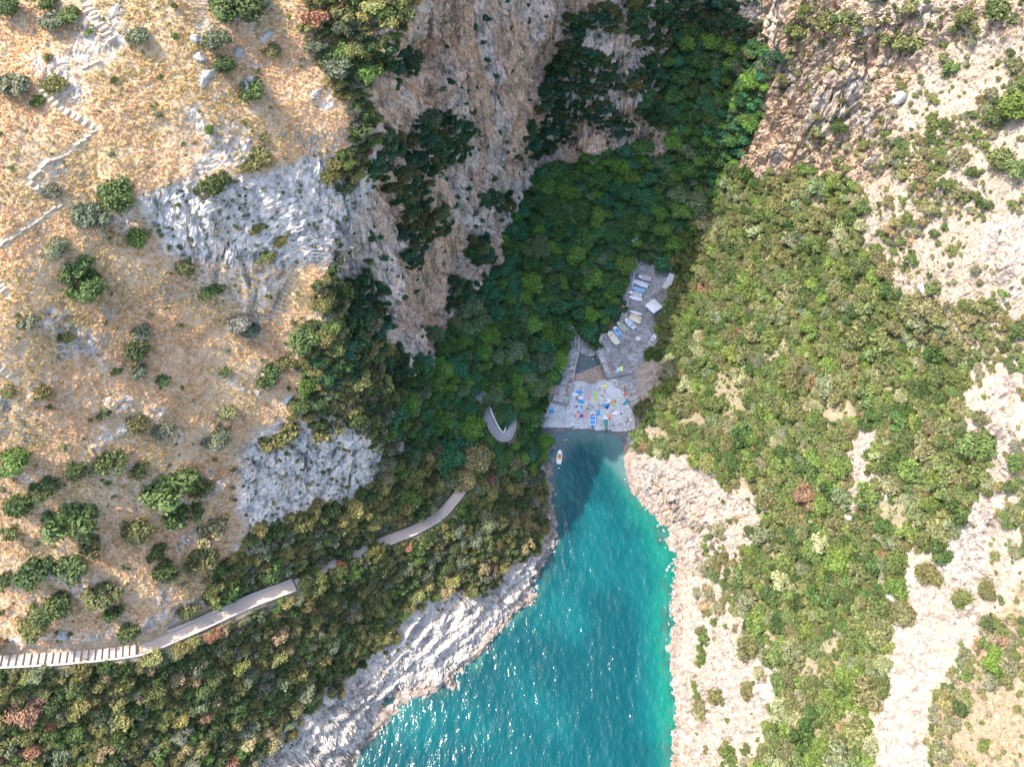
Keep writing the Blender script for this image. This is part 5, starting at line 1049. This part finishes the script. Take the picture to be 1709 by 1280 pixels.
#            pelvis waist chest neck head-base head-top | shoulder elbow wrist hand (L,R) | hip knee ankle toe (L,R)
def pose(kind):
    if kind == 'standing':
        core = [(0,0,.92,.13),(0,0,1.08,.12),(0,0,1.3,.14),(0,0,1.46,.06),(0,.01,1.55,.085),(0,.01,1.68,.085)]
        arms = [[(s*.19,0,1.38,.06),(s*.26,.02,1.12,.045),(s*.25,.1,.9,.035),(s*.24,.13,.8,.03)] for s in (-1, 1)]
        legs = [[(s*.1,0,.86,.09),(s*.12,.03,.48,.06),(s*.12,-.02,.09,.045),(s*.13,.14,.04,.035)] for s in (-1, 1)]
    elif kind == 'walking':
        core = [(0,0,.92,.13),(0,.01,1.08,.12),(0,.03,1.3,.14),(0,.05,1.46,.06),(0,.07,1.55,.085),(0,.07,1.67,.085)]
        arms = [[(s*.19,.03,1.38,.06),(s*.25,.03-s*.1,1.14,.045),(s*.24,.05-s*.22,.94,.035),(s*.23,.06-s*.27,.86,.03)] for s in (-1, 1)]
        legs = [[(s*.1,0,.86,.09),(s*.11,s*.2,.5,.06),(s*.11,s*.25-.08,.1,.045),(s*.12,s*.25+.08,.04,.035)] for s in (-1, 1)]
    elif kind == 'sitting':
        core = [(0,0,.14,.14),(0,-.05,.3,.125),(0,-.08,.52,.14),(0,-.06,.68,.06),(0,-.04,.77,.085),(0,-.03,.89,.085)]
        arms = [[(s*.19,-.08,.6,.06),(s*.27,.06,.38,.045),(s*.2,.26,.42,.035),(s*.14,.34,.44,.03)] for s in (-1, 1)]
        legs = [[(s*.1,.06,.14,.09),(s*.16,.4,.46,.06),(s*.15,.62,.09,.045),(s*.16,.76,.04,.035)] for s in (-1, 1)]
    else:
        core = [(0,0,.13,.13),(0,.16,.14,.12),(0,.38,.14,.14),(0,.54,.14,.06),(0,.63,.15,.085),(0,.75,.15,.085)]
        arms = [[(s*.19,.46,.13,.06),(s*.34,.24,.09,.045),(s*.36,.02,.07,.035),(s*.35,-.08,.05,.03)] for s in (-1, 1)]
        legs = [[(s*.1,-.06,.12,.09),(s*.13,-.45,.11,.06),(s*.14,-.85,.08,.045),(s*.16,-.98,.12,.035)] for s in (-1, 1)]
    J = core[:]; Ed = [(0,1),(1,2),(2,3),(3,4),(4,5)]
    for a in arms: b = len(J); J += a; Ed += [(2,b),(b,b+1),(b+1,b+2),(b+2,b+3)]
    for a in legs: b = len(J); J += a; Ed += [(0,b),(b,b+1),(b+1,b+2),(b+2,b+3)]
    body = skin_body('body', J, Ed, 0, M_SKIN)
    hip = [legs[0][0], legs[1][0]]; kn = [legs[0][1], legs[1][1]]
    def mixp(a, b, t): return tuple(a[i]*(1-t)+b[i]*t for i in range(3))
    sj = [(*core[0][:3], core[0][3]*1.12), (*mixp(core[0], core[1], .45), core[1][3]*1.1)]; se = [(0, 1)]
    for k in (0, 1): b = len(sj); sj += [(*hip[k][:3], .105), (*mixp(hip[k], kn[k], .42), .09)]; se += [(0, b), (b, b+1)]
    shorts = skin_body('shorts', sj, se, 0, M_CLOTH)
    tj = [(*core[0][:3], .145), (*core[1][:3], .14), (*core[2][:3], .16), (*mixp(core[2], core[3], .4), .1)]; te = [(0,1),(1,2),(2,3)]
    for a in arms: b = len(tj); tj += [(*a[0][:3], .075), (*mixp(a[0], a[1], .55), .065)]; te += [(2, b), (b, b+1)]
    shirt = skin_body('shirt', tj, te, 0, M_CLOTH)
    hd = np.array(core[4][:3])*.35+np.array(core[5][:3])*.65; ax = np.array(core[5][:3])-np.array(core[4][:3]); ax /= np.linalg.norm(ax)
    back = np.array([0,-1.,0]) if kind != 'lying' else np.array([0,0,-.4])
    HV = ICO2[0]*np.array([.105,.115,.115]); keep = (HV@ax > -.03) | (HV@back > .03); HV = HV*np.where(keep, 1, .6)[:, None]
    hair = raw_mesh('hair', HV+hd+ax*.02+back*.02, ICO2[1], [M_HAIR], None, True)
    return body, shorts, shirt, hair
POSE = {k: pose(k) for k in ('standing', 'walking', 'sitting', 'lying')}
SKINS = [(.55,.32,.21), (.62,.38,.26), (.42,.23,.14), (.50,.28,.18)]; HAIRS = [(.03,.02,.015), (.07,.04,.02), (.18,.10,.04)]
CL = {'dark': (.02,.02,.025), 'navy': (.02,.04,.15), 'white': (.75,.75,.75), 'red': (.6,.04,.03), 'blue': (.05,.2,.55), 'orange': (.75,.25,.05), 'green': (.1,.35,.12), 'grey': (.3,.3,.32), 'teal': (.02,.3,.33), 'pink': (.7,.25,.35)}
def person(p, kind, rz, skin, top, shirt, words, group=None):
    t = empty('person', p, rz); body, shorts, sh, hair = POSE[kind]
    for nm, me_, c_ in (('body', body, SKINS[skin]), ('hair', hair, random.choice(HAIRS)), ('shirt' if shirt else 'swimwear', sh if shirt else shorts, CL[top])):
        o = link(bpy.data.objects.new(nm, me_), t); o['tint'] = [float(v) for v in c_]
    tag(t, words, 'person', group); return t
PEOPLE = [  # coordinates on an enlarged view of the beach, pose, colour, shirt?, place; z: None = ground, else floor height
 *[(x, y, k, c_, s_, 'on the promenade wall', 4.32) for x, y, k, c_, s_ in [(600,75,'sitting','orange',0),(540,180,'sitting','dark',0),(585,172,'sitting','blue',1),(550,235,'sitting','white',1),(478,262,'standing','dark',1),(520,300,'standing','orange',0),(556,298,'sitting','white',0),(500,336,'standing','navy',0),(540,342,'sitting','orange',1),(574,330,'sitting','dark',0),(515,386,'sitting','teal',1),(490,436,'sitting','white',1),(520,430,'sitting','navy',0),(490,470,'sitting','grey',0),(508,502,'sitting','dark',0),(488,542,'sitting','blue',1),(522,548,'sitting','teal',0)]],
 *[(x, y, k, c_, s_, 'at the back of the promenade', 4.32) for x, y, k, c_, s_ in [(405,318,'standing','dark',1),(400,360,'standing','navy',1),(372,470,'standing','green',0),(430,536,'standing','dark',0),(350,510,'sitting','red',0)]],
 *[(x, y, k, c_, s_, None, None) for x, y, k, c_, s_ in [(530,650,'standing','red',0),(645,578,'sitting','dark',1),(668,602,'sitting','navy',0),(640,715,'sitting','orange',0),(664,712,'sitting','white',0),(718,698,'standing','navy',1),(850,690,'sitting','dark',0),(815,752,'sitting','orange',0),(890,722,'sitting','white',0),(970,684,'sitting','pink',0),(1008,700,'lying','white',0),(1050,714,'lying','orange',0),(1098,634,'sitting','navy',0),(1185,640,'lying','red',0),(1226,624,'sitting','dark',0),(1042,545,'lying','dark',1),(1000,450,'lying','dark',0),(1072,472,'lying','grey',0),(680,800,'lying','dark',1),(640,850,'lying','orange',0),(1190,790,'sitting','orange',0),(1310,825,'sitting','dark',1),(1134,862,'lying','red',0),(1142,902,'sitting','orange',0),(1018,964,'walking','navy',0),(1190,970,'walking','dark',0),(1305,960,'standing','dark',0),(1388,932,'standing','red',0),(1412,892,'standing','dark',0),(935,610,'sitting','dark',0),(148,915,'sitting','dark',0),(880,800,'standing','dark',0),(905,815,'walking','white',1),(860,830,'standing','grey',0)]],
 *[(x, y, k, c_, s_, 'on the stone terrace beside the kayak', 3.32) for x, y, k, c_, s_ in [(1372,440,'sitting','dark',0),(1396,452,'standing','navy',0),(1362,482,'sitting','red',0),(1455,522,'sitting','orange',0),(1480,546,'sitting','red',0),(1428,586,'sitting','white',0),(1446,640,'sitting','red',0)]],
 *[(x, y, k, c_, s_, 'on the sunlit rocks right of the beach', -1) for x, y, k, c_, s_ in [(1590,600,'sitting','red',0),(1535,762,'sitting','orange',0),(1600,800,'sitting','red',0),(1640,742,'sitting','dark',0),(1610,940,'sitting','dark',1),(1642,950,'sitting','navy',0),(1550,770,'lying','orange',0)]],
 *[(x, y, k, c_, s_, 'at the top of the slipway', 3.12) for x, y, k, c_, s_ in [(1480,280,'standing','dark',0),(1506,284,'standing','red',0),(1530,268,'standing','pink',0)]],
 *[(x, y, k, c_, s_, 'on the raised platform by the pool', 4.65) for x, y, k, c_, s_ in [(1155,60,'sitting','white',0),(1188,125,'sitting','teal',0),(1218,150,'lying','dark',0),(1186,165,'sitting','orange',0)]],
]
seen_words = {}
for n, (x, y, kind, cl, shirt, place, zz_) in enumerate(PEOPLE):
    X_, Y_ = z4(x, y)
    if zz_ is None:
        p = Vector(pz(X_, Y_+(3 if kind in ('standing', 'walking') else 0), 1.3)); p.z = float(max(hf_at(HF, p.x, p.y), 0))+.22; p = Vector(pz(X_, Y_+(3 if kind in ('standing', 'walking') else 0), p.z)); p.z = float(max(hf_at(HF, p.x, p.y), 0))+.22
        nt_ = min(tow_pos, key=lambda q: (q[0]-x)**2+(q[1]-y)**2); place = 'beside the %s towel' % nt_[2] if 'mat' not in nt_[2] else 'by the pool'
        place = place if (nt_[0]-x)**2+(nt_[1]-y)**2 < 90**2 else ('near the beached boats' if 780 < x < 1250 and y > 740 else 'on the pebble beach')
    elif zz_ == -1: p = ground(X_, Y_)+Vector((0, 0, .1))
    else: p = Vector(pz(X_, Y_+(2 if kind == 'standing' else 0), zz_))
    w = '%s person in %s %s %s' % (kind, cl, 'shirt' if shirt else 'swimwear', place); w = ' '.join(w.split()[:16])
    rz = {'on the promenade wall': -1.4}.get(place, random.uniform(0, 6.28))
    person(p, kind, rz, random.randrange(4), cl, shirt, w, w+' group')
for x, y, cl, w in [(1043.3,568.7,'red','walking person in red nearest the round slab in the yard'),(1030.7,581.6,'dark','standing person in dark shorts below the largest cream boat'),(1053,584.5,'orange','person in orange, right of the pair crossing the yard'),(1048.3,588,'green','person in green, left of the pair crossing the yard'),(1061.8,578,'navy','person in navy walking alone in the yard')]:
    person(Vector(pz(x, y+3, 4.62)), 'walking', random.uniform(0, 6), 0, cl, cl in ('green', 'navy'), w)
for x, y, w in [(942.8,725.5,'person wading at the water edge of the beach'),(943.4,734,'person swimming just off the beach')]:
    person(Vector(pz(x, y, -.9 if 'wading' in w else -.05)), 'standing' if 'wading' in w else 'lying', 2.0, 1, 'navy', 0, w)
person(Vector(pz(934.3,762,.55)), 'sitting', 1.2, 0, 'dark', 0, 'sitting person on the orange pad of the floating boat')
